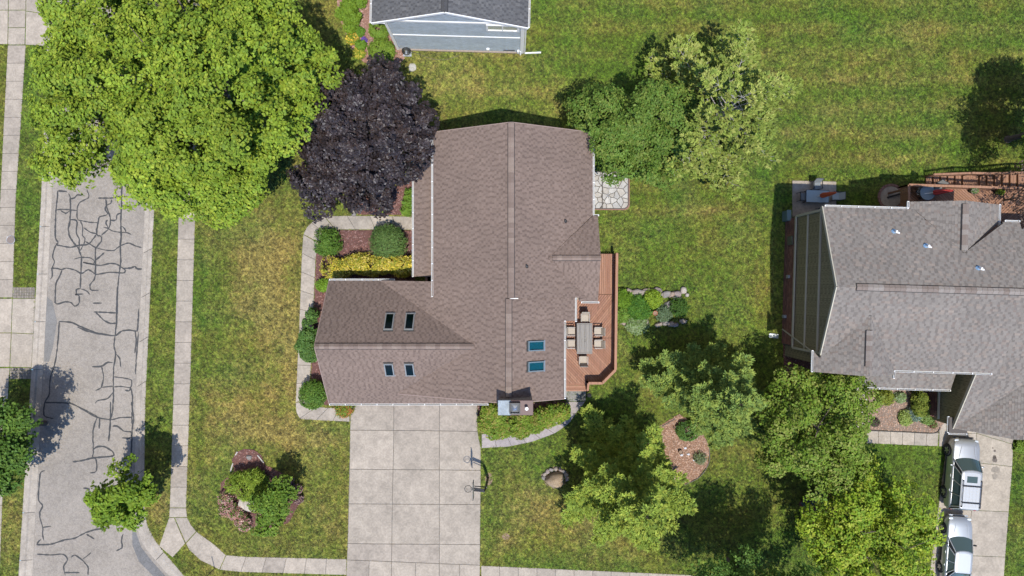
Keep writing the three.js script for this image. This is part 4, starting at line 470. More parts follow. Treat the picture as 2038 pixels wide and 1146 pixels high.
function boardRail(parent, a, b, h, mats, seed, capW = .17, cap = true, solid = true) { const r = mulberry(seed), A = V(...a), B = V(...b), L = A.distanceTo(B), n = Math.round(L / (solid ? .15 : .14)); for (let i = 0; i < n; i++) { const t0 = A.clone().lerp(B, (i + .04) / n), t1 = A.clone().lerp(B, (i + (solid ? .96 : .38)) / n); const m = t0.clone().add(t1).multiplyScalar(.5); const ang = Math.atan2(-(B.z - A.z), B.x - A.x); new MB().box(m.x, m.y + h / 2, m.z, t0.distanceTo(t1), h - .06, .03, ang).build(solid ? 'rail_board' : 'baluster', mats[Math.floor(r() * mats.length)], parent); } if (cap) { new MB().bar([a[0], a[1] + h, a[2]], [b[0], b[1] + h, b[2]], capW, .04).build('rail_cap', mats[2], parent); new MB().bar([a[0], a[1] + .1, a[2]], [b[0], b[1] + .1, b[2]], .05, .09).build('bottom_rail', mats[1], parent); } for (const p of [a, b]) new MB().box(p[0], p[1] + h / 2 - .1, p[2], .09, h + .2, .09).build('rail_post', mats[1], parent); }
{
  const d = thing('deck', 'reddish cedar deck with solid railing behind the brown-roofed house', 'deck'); const y = .55, P = (l) => px(l, y);
  new MB().prism(P([[1100, 508], [1224, 508], [1223, 735], [1197, 761], [1100, 761]]), 0, y - .07).build('deck_frame', FRAME, d);
  deckBoards(d, P([[1150, 505], [1226, 505], [1226, 585], [1150, 585]]), Math.PI / 2, y, cedar, 501); deckBoards(d, P([[1100, 586], [1226, 586], [1225.5, 672], [1100, 672]]), -.9, y, cedar, 502); deckBoards(d, P([[1100, 673], [1225.5, 673], [1225, 735], [1197, 763], [1100, 763]]), .82, y, cedar, 503);
  const q = (x, yy) => { const p = at(x, yy, 1.5); return [p.x, y, p.z]; }; const k = [q(1228, 504), q(1225, 736), q(1199, 762.5), q(1171, 762.5)]; for (let i = 0; i < 3; i++) boardRail(d, k[i], k[i + 1], .95, cedar, 510 + i); boardRail(d, k[3], [k[3][0], .2, k[3][2] + .55], .95, cedar, 514, .14);
  const b0 = at(1126, 761, .4), b1 = at(1169, 761, .4); for (let s = 0; s < 2; s++) { const yy = .4 - s * .17; for (let e = 0; e < 2; e++) new MB().slab([[b0.x, b0.z + .06 + s * .3 + e * .15], [b1.x, b0.z + .06 + s * .3 + e * .15], [b1.x, b0.z + .195 + s * .3 + e * .15], [b0.x, b0.z + .195 + s * .3 + e * .15]], yy - .04, yy, .006).build('stair_tread', cedar[e + 1], d); new MB().box((b0.x + b1.x) / 2, yy - .1, b0.z + .05 + s * .3, b1.x - b0.x, .16, .025).build('stair_riser', cedar[1], d); }
}
function patioChair(name, label, x, y, z, turn, fabric, frame, group) { // faces +z
  const c = thing(name, label, 'chair', [x, y, z], turn, group); new MB().slab([[-.25, -.22], [.25, -.22], [.25, .26], [-.25, .26]], .39, .45, .02).build('seat', fabric, c); const b = new MB(); b.bar([0, .43, -.23], [0, .9, -.42], .5, .05); b.build('backrest', fabric, c); for (const s of [-1, 1]) { new MB().bar([s * .29, .62, -.3], [s * .29, .64, .25], .055, .03).build('armrest', frame, c); new MB().rod([s * .29, 0, .24], [s * .29, .63, .22], .018, .018).build('leg', frame, c); new MB().rod([s * .29, 0, -.34], [s * .29, .62, -.3], .018, .018).build('leg', frame, c); new MB().rod([s * .265, .4, -.24], [s * .265, .93, -.43], .02, .02).build('back_post', frame, c); } new MB().rod([-.265, .93, -.43], [.265, .93, -.43], .02, .02).build('top_rail', frame, c); return c;
}
{
  const y = .55, c = at(1163.5, 673.5, y + .74); const t = thing('patio_table', 'long grey slatted dining table on the cedar deck', 'table', [c.x, y, c.z]); const gm = [[.34, .32, .29], [.31, .29, .265], [.37, .345, .315]].map((k) => std({ color: lin(...k), map: rep(T_wood, .3, 2), roughness: .7 }));
  for (let k = 0; k < 8; k++) new MB().slab([[-.46 + k * .1165 - .002, -.98], [-.46 + k * .1165 + .105, -.98], [-.46 + k * .1165 + .105, .98], [-.46 + k * .1165 - .002, .98]], .7, .735, .006).build('table_slat', gm[k % 3], t); const fr = new MB().box(-.5, .715, 0, .07, .05, 2.12).box(.5, .715, 0, .07, .05, 2.12).box(0, .715, -1.025, .94, .05, .07).box(0, .715, 1.025, .94, .05, .07); fr.build('table_frame', gm[1], t); for (const [sx, sz] of [[-1, -1], [1, -1], [1, 1], [-1, 1]]) new MB().box(sx * .46, .35, sz * .98, .06, .7, .06).build('leg', gm[1], t); for (const z of [-.12, .1, .22]) new MB().rod([.02, .73, z], [.02, .745, z], .03, .03, 10).build('umbrella_hole', M.dark, t);
  const cream = std({ color: lin(.56, .49, .40), map: rep(T_wood, .2, .2), roughness: .95 }), fr2 = std({ color: lin(.30, .27, .235), roughness: .6 });
  const spots = [[1164.5, 633, 0, 'cream patio chair at the table end toward the patio door gutter'], [1161, 716, Math.PI, 'cream patio chair at the table end toward the deck steps'], [1137, 659.5, Math.PI / 2, null], [1137, 684.5, Math.PI / 2, null], [1190, 659.5, -Math.PI / 2, 0], [1190, 684.5, -Math.PI / 2, 0]];
  for (const [a, b, turn, l] of spots) { const p = at(a, b, y + .45); patioChair('patio_chair', l || (l === null ? 'cream patio chair between the long table and the house wall' : 'cream patio chair between the long table and the deck railing'), p.x, y, p.z, turn, cream, fr2, 'chairs round the deck table'); }
}
// neighbour's raised deck with stairs
{
  const d = thing('deck', 'raised brown wooden deck with long stair behind the grey-roofed house', 'deck', [0, 0, 0]); const y = 2.0; const zT = -6.86, xL = 26.4, mid = at(1971, 400, y).x;
  const sl = (x) => (x - xL) * .03; // the house stands a little turned
  const P = (l) => l.map(([x, z]) => [x, z + sl(x)]); deckBoards(d, P([[xL, zT], [mid - .08, zT], [mid - .08, -2.4], [xL, -2.4]]), .72, y, brownWood, 521); deckBoards(d, P([[mid + .08, zT], [39, zT], [39, -2.4], [mid + .08, -2.4]]), -.72, y, brownWood, 522); new MB().slab(P([[mid - .075, zT], [mid + .075, zT], [mid + .075, -2.4], [mid - .075, -2.4]]), y - .035, y + .002, .006).build('deck_board', brownWood[2], d);
  new MB().prism(P([[xL + 1.6, zT + .1], [38.9, zT + .1], [38.9, -4.4], [xL + 1.6, -4.4]]), .02, y - .06).build('deck_frame', FRAME, d);
  boardRail(d, [xL, y, zT + sl(xL)], [38, y, zT + sl(38)], .95, brownWood, 523, .16, true, false); boardRail(d, [xL, y, zT], [xL, y, -4.9], .95, brownWood, 524, .16, true, true); for (const z of [zT + .15, -5.2]) new MB().box(xL + .3, 1.0, z, .12, 1.95, .12).build('deck_post', brownWood[1], d);
  // stair along the deck's outer edge, rising to the right with a landing
  const s0 = at(1846, 355, .3).x; let x = s0, yy = .17; const z1 = zT - .12, z0 = zT - 1.12; const rise = .17; const add = (w) => { for (let e = 0; e < 2; e++) new MB().slab([[x + e * w / 2 + .004, z0 + sl(x)], [x + (e + 1) * w / 2 - .004, z0 + sl(x)], [x + (e + 1) * w / 2 - .004, z1 + sl(x)], [x + e * w / 2 + .004, z1 + sl(x)]], yy - .04, yy, .006).build('stair_tread', brownWood[e * 2], d); new MB().box(x + .02, yy - .09, (z0 + z1) / 2 + sl(x), .03, .15, 1).build('stair_riser', brownWood[1], d); x += w; }; const start = x; for (let k = 0; k < 5; k++) { add(.4); yy += rise; } const l0 = x, ly = yy; add(1.05); for (let k = 0; k < 8; k++) { yy += rise; add(.4); } const top = Math.min(yy, y); 
  boardRail(d, [start, .1, z0 + sl(start)], [l0, ly - .05, z0 + sl(l0)], .9, brownWood, 531, .14, true, false); boardRail(d, [l0, ly, z0 + sl(l0)], [l0 + 1.05, ly, z0 + sl(l0 + 1)], .9, brownWood, 532, .14, true, false); boardRail(d, [l0 + 1.05, ly, z0 + sl(l0 + 1)], [x, top, z0 + sl(x)], .9, brownWood, 533, .14, true, false); boardRail(d, [x, y, z0 + sl(x)], [38, y, z0 + sl(38)], .9, brownWood, 534, .14, true, false);
  deckBoards(d, P([[x, z0], [38, z0], [38, z1], [x, z1]]), Math.PI / 2, y - .02, brownWood, 535);
}
function umbrellaFolded(name, label, a, b, mat, pole) { const t = thing(name, label, 'umbrella', [0, 0, 0]); const A = V(...a), B = V(...b); const dir = B.clone().sub(A).normalize(); const u = V(0, 1, 0).cross(dir).normalize(), w = dir.clone().cross(u); const mb = new MB(); const n = 16, st = [[0, .03], [.12, .07], [.5, .13], [.85, .17], [1, .12]]; const L = A.distanceTo(B); const P = (i, k) => { const [s, r] = st[i], rr = r * (k % 2 ? .55 : 1.1); const ang = k / n * 6.28319; const q = B.clone().addScaledVector(dir, -s * L).addScaledVector(u, Math.cos(ang) * rr).addScaledVector(w, Math.sin(ang) * rr); return [q.x, q.y, q.z]; }; for (let i = 0; i + 1 < st.length; i++) for (let k = 0; k < n; k++) mb.quad(P(i, k), P(i, k + 1), P(i + 1, k + 1), P(i + 1, k)); mb.build('canopy', mat, t); const q = A.clone().addScaledVector(dir, -.9); new MB().rod([q.x, q.y, q.z], [B.x, B.y, B.z], .02, .02).build('pole', pole, t); return t; }
{ // ground-level patio set
  const y = .05, c = at(1627, 390.5, y + .7); const t = thing('patio_table', 'rectangular glass topped table on the concrete patio', 'table', [c.x, y, c.z], -.03); new MB().slab([[-.78, -.42], [.78, -.42], [.78, .42], [-.78, .42]], .69, .705, .004).build('glass_top', new THREE.MeshPhysicalMaterial({ color: lin(.45, .55, .6), roughness: .15, metalness: 0, transmission: .35, thickness: 0 }), t); const fr = new MB().box(0, .68, -.43, 1.6, .04, .03).box(0, .68, .43, 1.6, .04, .03).box(-.79, .68, 0, .03, .04, .84).box(.79, .68, 0, .03, .04, .84); fr.build('table_frame', M.blackMetal, t); for (const [a, b] of [[-1, -1], [1, -1], [1, 1], [-1, 1]]) new MB().rod([a * .72, 0, b * .38], [a * .72, .68, b * .38], .02, .02).build('leg', M.blackMetal, t);
  const base = meshOf('umbrella_base', lump(.24, .06, .24, 33, .02, 1), M.dark, t, [-.1, .06, 0]);
  umbrellaFolded('patio_umbrella', 'folded orange umbrella tilted over the glass patio table', [c.x + .1, 1.0, c.z], [c.x + .62, 2.2, c.z - .05], std({ color: lin(.48, .10, .035), roughness: .9 }), M.white);
  const mesh = std({ color: lin(.16, .18, .20), roughness: .85 }), mesh2 = std({ color: lin(.32, .36, .38), roughness: .85 }); const ch = [[1600, 391, Math.PI / 2, mesh, 'dark framed patio chair at the house-gable end of the glass table'], [1626, 369, 0, mesh, 'dark framed patio chair on the lawn side of the glass table'], [1664, 390.5, -Math.PI / 2, mesh2, 'pale mesh patio chair overhanging the edge of the concrete patio'], [1632, 424, 2.6, mesh, 'dark framed patio chair tucked beside the olive wall']]; for (const [a, b, turn, m, l] of ch) { const p = at(a, b, .5); patioChair('patio_chair', l, p.x, y, p.z, turn, m, M.blackMetal, 'chairs on the concrete patio'); }
}
{ // raised deck set
  const y = 2.0, c = at(1846, 383, y + .7); const t = thing('bistro_table', 'round grey glass table on the raised brown deck', 'table', [c.x, y, c.z]); meshOf('glass_top', new THREE.CylinderGeometry(.52, .52, .015, 36), new THREE.MeshPhysicalMaterial({ color: lin(.3, .36, .4), roughness: .18, transmission: .3, thickness: 0 }), t, [0, .7, 0]); meshOf('table_rim', new THREE.TorusGeometry(.52, .018, 6, 36).rotateX(Math.PI / 2), M.blackMetal, t, [0, .7, 0]); for (let k = 0; k < 4; k++) { const a = k * 1.571 + .5; new MB().rod([Math.cos(a) * .4, 0, Math.sin(a) * .4], [Math.cos(a) * .3, .69, Math.sin(a) * .3], .018, .018).build('leg', M.blackMetal, t); }
  umbrellaFolded('patio_umbrella', 'folded dark red umbrella lying across the round deck table', [c.x + .2, y + .95, c.z + .05], [c.x + 1.15, y + 1.55, c.z - .02], std({ color: lin(.34, .035, .03), roughness: .9 }), M.white);
  const mesh = std({ color: lin(.20, .20, .19), roughness: .85 }), grey = std({ color: lin(.42, .43, .42), roughness: .85 }); for (const [a, b, turn, m, l] of [[1833, 381, .9, grey, 'light grey sling chair at the round deck table'], [1867, 374, -.5, mesh, 'charcoal sling chair by the deck railing under the red umbrella']]) { const p = at(a, b, y + .45); patioChair('patio_chair', l, p.x, y, p.z, turn, m, M.blackMetal, 'chairs on the raised deck'); }
}
// round concrete pad with a hose lying on it
{ const p = at(1772, 392); const t = thing('concrete_pad', 'round concrete pad in the shade below the raised deck', 'pad', [p.x, 0, p.z]); meshOf('pad', new THREE.CylinderGeometry(.75, .75, .1, 36), M.concrete[3], t, [0, .02, 0]); const rm = std({ color: lin(.2, .11, .09) }); for (let k = 0; k < 22; k++) { const a = k / 22 * 6.283; new MB().box(Math.cos(a) * .85, .05, Math.sin(a) * .85, .16, .1, .22, -a).build('edging_brick', rm, t); } new MB().bar([-.3, .12, .05], [.75, .3, -.25], .12, .05).build('beam', M.dark, t); }
// basketball hoop
{
  const b = at(971, 951); const t = thing('basketball_hoop', 'black basketball hoop on angled pole beside the driveway', 'basketball hoop', [b.x, 0, b.z]); const bk = at(942, 975, 3.3), dx = bk.x - b.x, dz = bk.z - b.z;
  new MB().bar([0, 0, 0], [-.06, 2.35, -.02], .15, .15).bar([-.06, 2.3, -.02], [-.16, 2.95, .06], .11, .11).build('pole', M.blackMetal, t); const arm = new MB(); for (const s of [-1, 1]) { arm.bar([-.16, 2.9, s * .05], [dx + .06, 3.15, dz + s * .07], .09, .1); arm.bar([-.08, 2.3, s * .07], [dx + .06, 2.85, dz + s * .12], .04, .06); } arm.build('arm', M.blackMetal, t);
  new MB().box(dx, 3.35, dz, .025, .78, 1.1).build('backboard', std({ color: lin(.12, .125, .13), roughness: .3 }), t); const fr = new MB().box(dx, 3.35 + .4, dz, .05, .04, 1.14).box(dx, 3.35 - .4, dz, .05, .04, 1.14).box(dx, 3.35, dz - .56, .05, .8, .04).box(dx, 3.35, dz + .56, .05, .8, .04); fr.build('backboard_frame', M.blackMetal, t);
  meshOf('rim', new THREE.TorusGeometry(.23, .017, 8, 32).rotateX(Math.PI / 2), M.blackMetal, t, [dx - .36, 3.05, dz]); new MB().box(dx - .07, 3.05, dz, .14, .06, .16).build('bracket', M.blackMetal, t); const net = new MB(); for (let k = 0; k < 12; k++) { const a = k / 12 * 6.283, c = (k + 1) / 12 * 6.283; net.rod([dx - .36 + Math.cos(a) * .23, 3.04, dz + Math.sin(a) * .23], [dx - .36 + Math.cos(c) * .13, 2.65, dz + Math.sin(c) * .13], .006, .006, 4); net.rod([dx - .36 + Math.cos(c) * .23, 3.04, dz + Math.sin(c) * .23], [dx - .36 + Math.cos(a) * .13, 2.65, dz + Math.sin(a) * .13], .006, .006, 4); } net.build('net', std({ color: lin(.5, .5, .48) }), t);
}
{ // worn earth round the pole and a bare patch in the lawn
  const r = mulberry(556); for (const [x, y, a, bb, nm, l] of [[973, 953, 8, 13, 'dirt_patch', 'bare dirt round the foot of the basketball pole'], [1007, 1067, 8, 7, 'dirt_patch', 'pale bare dirt spot alone in the lawn'], [1105, 951, 27, 21, 'dirt_patch', 'dry straw-coloured earth ring round the big boulder']]) { const p = at(x, y), pol = []; for (let k = 0; k < 26; k++) { const an = k / 26 * 6.283, q = .82 + r() * .3; pol.push([p.x + Math.cos(an) * a / 28 * q, p.z + Math.sin(an) * bb / 28 * q]); } tag(new MB().prism(pol, -.02, .012).build(nm, M.soil, null, true), l, 'dirt'); }
  const p = at(1106, 957, .2); const bo = tag(meshOf('boulder', lump(.62, .5, .5, 571, .28, 2), std({ color: lin(.37, .28, .19), map: rep(T_soil, .8), roughness: .95 }), null, [p.x, .14, p.z]), 'large tan boulder in a ring of dry earth', 'boulder'); bo.rotation.y = .3;
  const rm = [M.stone[1], M.stone[0], M.stone[3]]; for (let k = 0; k < 9; k++) { const an = Math.PI * (1.02 + k / 8 * .98); const q = at(1105, 951); const s = tag(meshOf('stone', lump(.17, .14, .13, 580 + k, .3, 1), rm[k % 3], null, [q.x + Math.cos(an) * .82, .06, q.z + Math.sin(an) * .68]), 'grey stone set in an arc behind the large tan boulder', 'stone', 'stones round the big boulder'); s.rotation.y = k; }
}
// rockery stones
{
  const z = (x, y) => [1220 + x / 10.42, 560 + y / 10.42]; const list = [[205, 205, 60, 45], [200, 262, 45, 28], [330, 225, 75, 75], [290, 305, 60, 35], [520, 235, 120, 70], [500, 310, 80, 45], [730, 205, 100, 70], [920, 205, 85, 75], [1000, 270, 45, 45], [1110, 265, 95, 60], [1220, 265, 60, 60], [1340, 265, 75, 70], [1350, 350, 75, 45], [1300, 330, 50, 40], [200, 850, 60, 45], [275, 790, 45, 50], [950, 890, 70, 40], [1090, 865, 65, 45], [1200, 880, 75, 50], [1300, 900, 60, 40], [1455, 830, 65, 50], [1170, 490, 80, 80], [1230, 620, 55, 45], [690, 840, 45, 35], [340, 560, 40, 40], [560, 770, 35, 30]];
  list.forEach(([x, y, a, b], k) => { const [X, Y] = z(x, y); const p = at(X, Y, .15); const s = tag(meshOf('boulder', lump(a / 10.42 / 28 * 1.1, .2 + (k % 3) * .05, b / 10.42 / 28 * 1.1, 600 + k, .3, 1), M.stone[k % 4], null, [p.x, .08, p.z]), 'rough brown-grey stone edging the rockery beside the deck', 'boulder', 'stones edging the rockery'); s.rotation.y = (k * .7) % .8 - .4; });
  for (const [x, y, a, b, l] of [[1470, 185, 65, 75, 'pale square-edged boulder at the far corner of the rockery'], [1540, 280, 42, 38, 'small pale stone touching the square-edged rockery boulder']]) { const [X, Y] = z(x, y); const p = at(X, Y, .2); tag(meshOf('boulder', lump(a / 290, .24, b / 290, 660 + x, .14, 1), std({ color: lin(.50, .45, .40), map: rep(T_soil, .9) }), null, [p.x, .1, p.z]), l, 'boulder'); }
  { const [X, Y] = z(865, 655); const p = at(X, Y, .3); const t = thing('clay_pot', 'small terracotta pot among the rockery plants', 'pot', [p.x, .25, p.z]); const tc = std({ color: lin(.40, .15, .08) }); const pts = [[.01, 0], [.1, 0], [.15, .2], [.17, .2], [.17, .25], [.14, .25], [.13, .2]].map(([x, y]) => new THREE.Vector2(x, y)); meshOf('pot', new THREE.LatheGeometry(pts, 20), tc, t); meshOf('pot_soil', new THREE.CylinderGeometry(.13, .13, .02, 18), M.soil, t, [0, .19, 0]); }
}
// island bed: pale rock, edging pieces
{ const p = at(493, 1001, .4); tag(meshOf('boulder', lump(.62, .45, .62, 701, .3, 2), std({ color: lin(.52, .46, .39), map: rep(T_soil, 1.1), roughness: .95 }), null, [p.x, .2, p.z]), 'pale cracked boulder in the middle of the island bed', 'boulder');
  for (const [a, b, c, d, l] of [[465, 921, 460, 937, 'pale edging board beside the island bed grass clump'], [470, 905, 474, 898, 'short pale edging piece at the red mulch tip'], [514, 905, 526, 920, 'long pale edging board lying on the red mulch curve']]) { const A = at(a, b), B = at(c, d); tag(new MB().bar([A.x, .09, A.z], [B.x, .09, B.z], .08, .07).build('edging_board', std({ color: lin(.58, .56, .52), map: rep(T_wood, .3) }), null, true), l, 'edging'); } 
  const q = at(497, 910); tag(meshOf('stone', lump(.2, .1, .16, 705, .35, 1), M.stone[1], null, [q.x, .08, q.z]), 'small grey stone on the red mulch of the island bed', 'stone'); }
{ // stones beside the front path, planters, edging ring, garden light
  [[706, 398], [708, 406], [705, 413], [708, 421], [705, 427]].forEach(([x, y], k) => { const p = at(x, y); tag(meshOf('stone', lump(.17, .12, .14, 720 + k, .3, 1), M.stone[(k + 1) % 4], null, [p.x, .06, p.z]), 'small weathered stone in the row ending the porch mulch bed', 'stone', 'stones ending the porch bed'); });
  const p = at(1172, 785, .4); const t = thing('garden_lantern', 'round metal garden lantern at the foot of the deck steps', 'lantern', [p.x, 0, p.z]); new MB().rod([0, 0, 0], [0, .5, 0], .02, .02).build('post', M.blackMetal, t); meshOf('globe', new THREE.SphereGeometry(.13, 16, 12), std({ color: lin(.5, .5, .5), metalness: .7, roughness: .35 }), t, [0, .55, 0]); meshOf('cap', new THREE.ConeGeometry(.16, .1, 14), M.blackMetal, t, [0, .7, 0]);
  const ed = new THREE.TubeGeometry(new THREE.CatmullRomCurve3([[1312, 850], [1326, 843], [1343, 833]].map(([x, y]) => { const q = at(x, y); return V(q.x, .06, q.z); })), 20, .035, 6); tag(meshOf('bed_edging', ed, std({ color: lin(.12, .1, .085) }), null), 'dark edging tube on the house side of the tan bark bed', 'edging'); const ed2 = new THREE.TubeGeometry(new THREE.CatmullRomCurve3([[1411, 890], [1410, 920], [1392, 948], [1362, 964]].map(([x, y]) => { const q = at(x, y); return V(q.x, .06, q.z); })), 30, .035, 6); tag(meshOf('bed_edging', ed2, std({ color: lin(.12, .1, .085) }), null), 'dark curved edging tube on the lawn side of the tan bark bed', 'edging');
  const e3 = new THREE.TubeGeometry(new THREE.CatmullRomCurve3([[1727, 856], [1800, 859], [1858, 861], [1866, 858], [1869, 850]].map(([x, y]) => { const q = at(x, y); return V(q.x, .06, q.z); })), 40, .04, 6); tag(meshOf('bed_edging', e3, std({ color: lin(.06, .055, .05) }), null), 'black edging along the walk of the pale earth bed', 'edging');
  const s = at(1243, 345); tag(meshOf('stone', lump(.28, .14, .2, 741, .2, 1), std({ color: lin(.33, .2, .16), map: rep(T_soil, .7) }), null, [s.x, .08, s.z]), 'rounded reddish stone on the corner of the flagstone patio', 'stone');
  [[1363, 891], [1369, 903], [1356, 905], [1381, 915]].forEach(([x, y], k) => { const q = at(x, y); tag(meshOf('stone', lump(.1, .06, .08, 750 + k, .3, 1), std({ color: lin(.5, .5, .52) }), null, [q.x, .07, q.z]), 'little pale stone scattered on the tan bark bed', 'stone', 'pale stones on the tan bark'); });
  const dp = at(1355, 900, .3); const pp = thing('plant_pot', 'small dark pot on the tan bark bed', 'pot', [dp.x, .04, dp.z]); meshOf('pot', new THREE.CylinderGeometry(.15, .11, .26, 18, 1, true), std({ color: lin(.06, .05, .06), side: THREE.DoubleSide }), pp, [0, .13, 0]); meshOf('pot_soil', new THREE.CylinderGeometry(.13, .13, .02, 16), M.soil, pp, [0, .2, 0]);
  // slender sign-less post shadowed by the corner pavement
  const sp = at(428, 1131); const post = thing('street_post', 'thin black metal post beside the corner pavement', 'post', [sp.x, 0, sp.z]); new MB().rod([0, 0, 0], [0, 2.2, 0], .025, .025, 8).build('shaft', M.blackMetal, post); new MB().rod([0, 2.18, 0], [0, 2.24, 0], .04, .02, 8).build('cap', M.blackMetal, post);
}

// ================================================================ PLANTS
const leafMat = (o = {}) => new THREE.MeshPhysicalMaterial({ vertexColors: true, color: 0xffffff, roughness: .62, specularIntensity: .35, side: THREE.DoubleSide, transmission: .22, thickness: 0, ...o });
const LEAF = leafMat(), LEAF_DARK = leafMat({ transmission: .1, roughness: .45, specularIntensity: .6 }), NEEDLE = leafMat({ transmission: .1, roughness: .7 });
class Leaves {
  constructor(n) { this.cap = n; this.p = new Float32Array(n * 12); this.nn = new Float32Array(n * 12); this.c = new Float32Array(n * 12); this.i = new Uint32Array(n * 6); this.k = 0; }
  // kite-shaped leaf folded along its midrib: base b, direction d (along), normal n
  add(bx, by, bz, d, n, len, wid, col, fold = .25) {
    if (this.k >= this.cap) return; const sx = d.y * n.z - d.z * n.y, sy = d.z * n.x - d.x * n.z, sz = d.x * n.y - d.y * n.x; const o = this.k * 12, P = this.p, f = fold * wid; const m = .45 * len;
    P[o] = bx; P[o + 1] = by; P[o + 2] = bz; P[o + 3] = bx + d.x * m + sx * wid + n.x * f; P[o + 4] = by + d.y * m + sy * wid + n.y * f; P[o + 5] = bz + d.z * m + sz * wid + n.z * f; P[o + 6] = bx + d.x * len; P[o + 7] = by + d.y * len; P[o + 8] = bz + d.z * len; P[o + 9] = bx + d.x * m - sx * wid + n.x * f; P[o + 10] = by + d.y * m - sy * wid + n.y * f; P[o + 11] = bz + d.z * m - sz * wid + n.z * f;
    const N = this.nn; for (let q = 0; q < 4; q++) { const t = q === 1 ? -.35 : q === 3 ? .35 : 0; const x = n.x + sx * t, y = n.y + sy * t, z = n.z + sz * t, l = Math.hypot(x, y, z); N[o + q * 3] = x / l; N[o + q * 3 + 1] = y / l; N[o + q * 3 + 2] = z / l; this.c[o + q * 3] = col[0]; this.c[o + q * 3 + 1] = col[1]; this.c[o + q * 3 + 2] = col[2]; }
    const v = this.k * 4, I = this.k * 6; this.i[I] = v; this.i[I + 1] = v + 1; this.i[I + 2] = v + 2; this.i[I + 3] = v; this.i[I + 4] = v + 2; this.i[I + 5] = v + 3; this.k++;
  }
  build(name, mat, parent) { const g = new THREE.BufferGeometry(), k = this.k; g.setAttribute('position', new THREE.BufferAttribute(this.p.slice(0, k * 12), 3)); g.setAttribute('normal', new THREE.BufferAttribute(this.nn.slice(0, k * 12), 3)); g.setAttribute('color', new THREE.BufferAttribute(this.c.slice(0, k * 12), 3)); g.setIndex(new THREE.BufferAttribute(this.i.slice(0, k * 6), 1)); const m = new THREE.Mesh(g, mat); m.name = name; m.castShadow = m.receiveShadow = true; parent.add(m); return m; }
}
const noise3 = (seed) => { const a = lattice(64, seed), b = lattice(64, seed + 1), c = lattice(64, seed + 2); return (x, y, z) => (a(x + 31, y + 17) + b(y + 9, z + 23) + c(z + 41, x + 5)) / 3; };
const randDir = (r, upBias = 0) => { const z = r() * 2 - 1, a = r() * 6.28319, s = Math.sqrt(1 - z * z); const v = V(s * Math.cos(a), z + upBias, s * Math.sin(a)); return v.normalize(); };
const shade = (cols, r, jit = .35) => { const c = cols[Math.floor(r() * cols.length)], v = 1 - jit / 2 + r() * jit; return [c[0] * v, c[1] * v, c[2] * v]; };
// sprays of leaves over the lobes of a crown; lobes [x, y, z, r, ry]
function sprays(L, lobes, o) {
  const r = mulberry(o.seed), n3 = noise3(o.seed + 50); const wsum = lobes.reduce((s, b) => s + b[3] * b[3], 0); let made = 0, guard = 0; const total = o.sprays;
  while (made < total && guard++ < total * 9) {
    let pick = r() * wsum, b = lobes[0]; for (const q of lobes) { pick -= q[3] * q[3]; if (pick <= 0) { b = q; break; } }
    const d = randDir(r, o.up ?? .45); const depth = r() < .74 ? .84 + r() * .2 : .5 + r() * .4; const lump = .76 + .44 * n3(d.x * 1.8 + b[0] * .5, d.y * 1.8 + b[2], d.z * 1.8); const R = depth * lump; const cx = b[0] + d.x * b[3] * R, cy = b[1] + d.y * (b[4] ?? b[3]) * R, cz = b[2] + d.z * b[3] * R; if (cy < (o.floor ?? .05)) continue;
    const hole = n3(cx * (o.holeScale ?? .85), cy * (o.holeScale ?? .85), cz * (o.holeScale ?? .85)); if (hole < (o.gap ?? .4) && r() > .12) continue;
    let inside = false; for (const q of lobes) { if (q === b) continue; const dx = (cx - q[0]) / q[3], dy = (cy - q[1]) / (q[4] ?? q[3]), dz = (cz - q[2]) / q[3]; if (dx * dx + dy * dy + dz * dz < .42) { inside = true; break; } } if (inside && r() > .15) continue;
    made++; const tilt = V(d.x, d.y * .6 + (o.flat ?? .75), d.z).normalize(); const t1 = V(0, 1, 0).cross(tilt).lengthSq() < .01 ? V(1, 0, 0) : V(0, 1, 0).cross(tilt).normalize(); const t2 = tilt.clone().cross(t1); const sc = shade(o.cols, r, .3); const tone = .84 + .32 * n3(cx * .35 + 11, cy * .35, cz * .35 + 7);
    for (let k = 0; k < o.per; k++) { const a = r() * 6.283, q = Math.sqrt(r()) * o.spread; const lx = cx + (t1.x * Math.cos(a) + t2.x * Math.sin(a)) * q, ly = cy + (t1.y * Math.cos(a) + t2.y * Math.sin(a)) * q + (r() - .5) * o.spread * .55, lz = cz + (t1.z * Math.cos(a) + t2.z * Math.sin(a)) * q; const nn = V(tilt.x + (r() - .5) * o.jit, tilt.y + (r() - .5) * o.jit * .7, tilt.z + (r() - .5) * o.jit).normalize(); const dir = V(Math.cos(a) + (r() - .5), (r() - .62) * .8, Math.sin(a) + (r() - .5)); dir.addScaledVector(nn, -dir.dot(nn)).normalize(); const s = o.leaf * (.65 + r() * .6); const j = (.78 + r() * .44) * tone; const c = r() < .16 ? shade(o.cols, r, .3) : sc; L.add(lx, ly, lz, dir, nn, s, s * (o.wide ?? .36), [c[0] * j, c[1] * j, c[2] * j]); }
  }
}
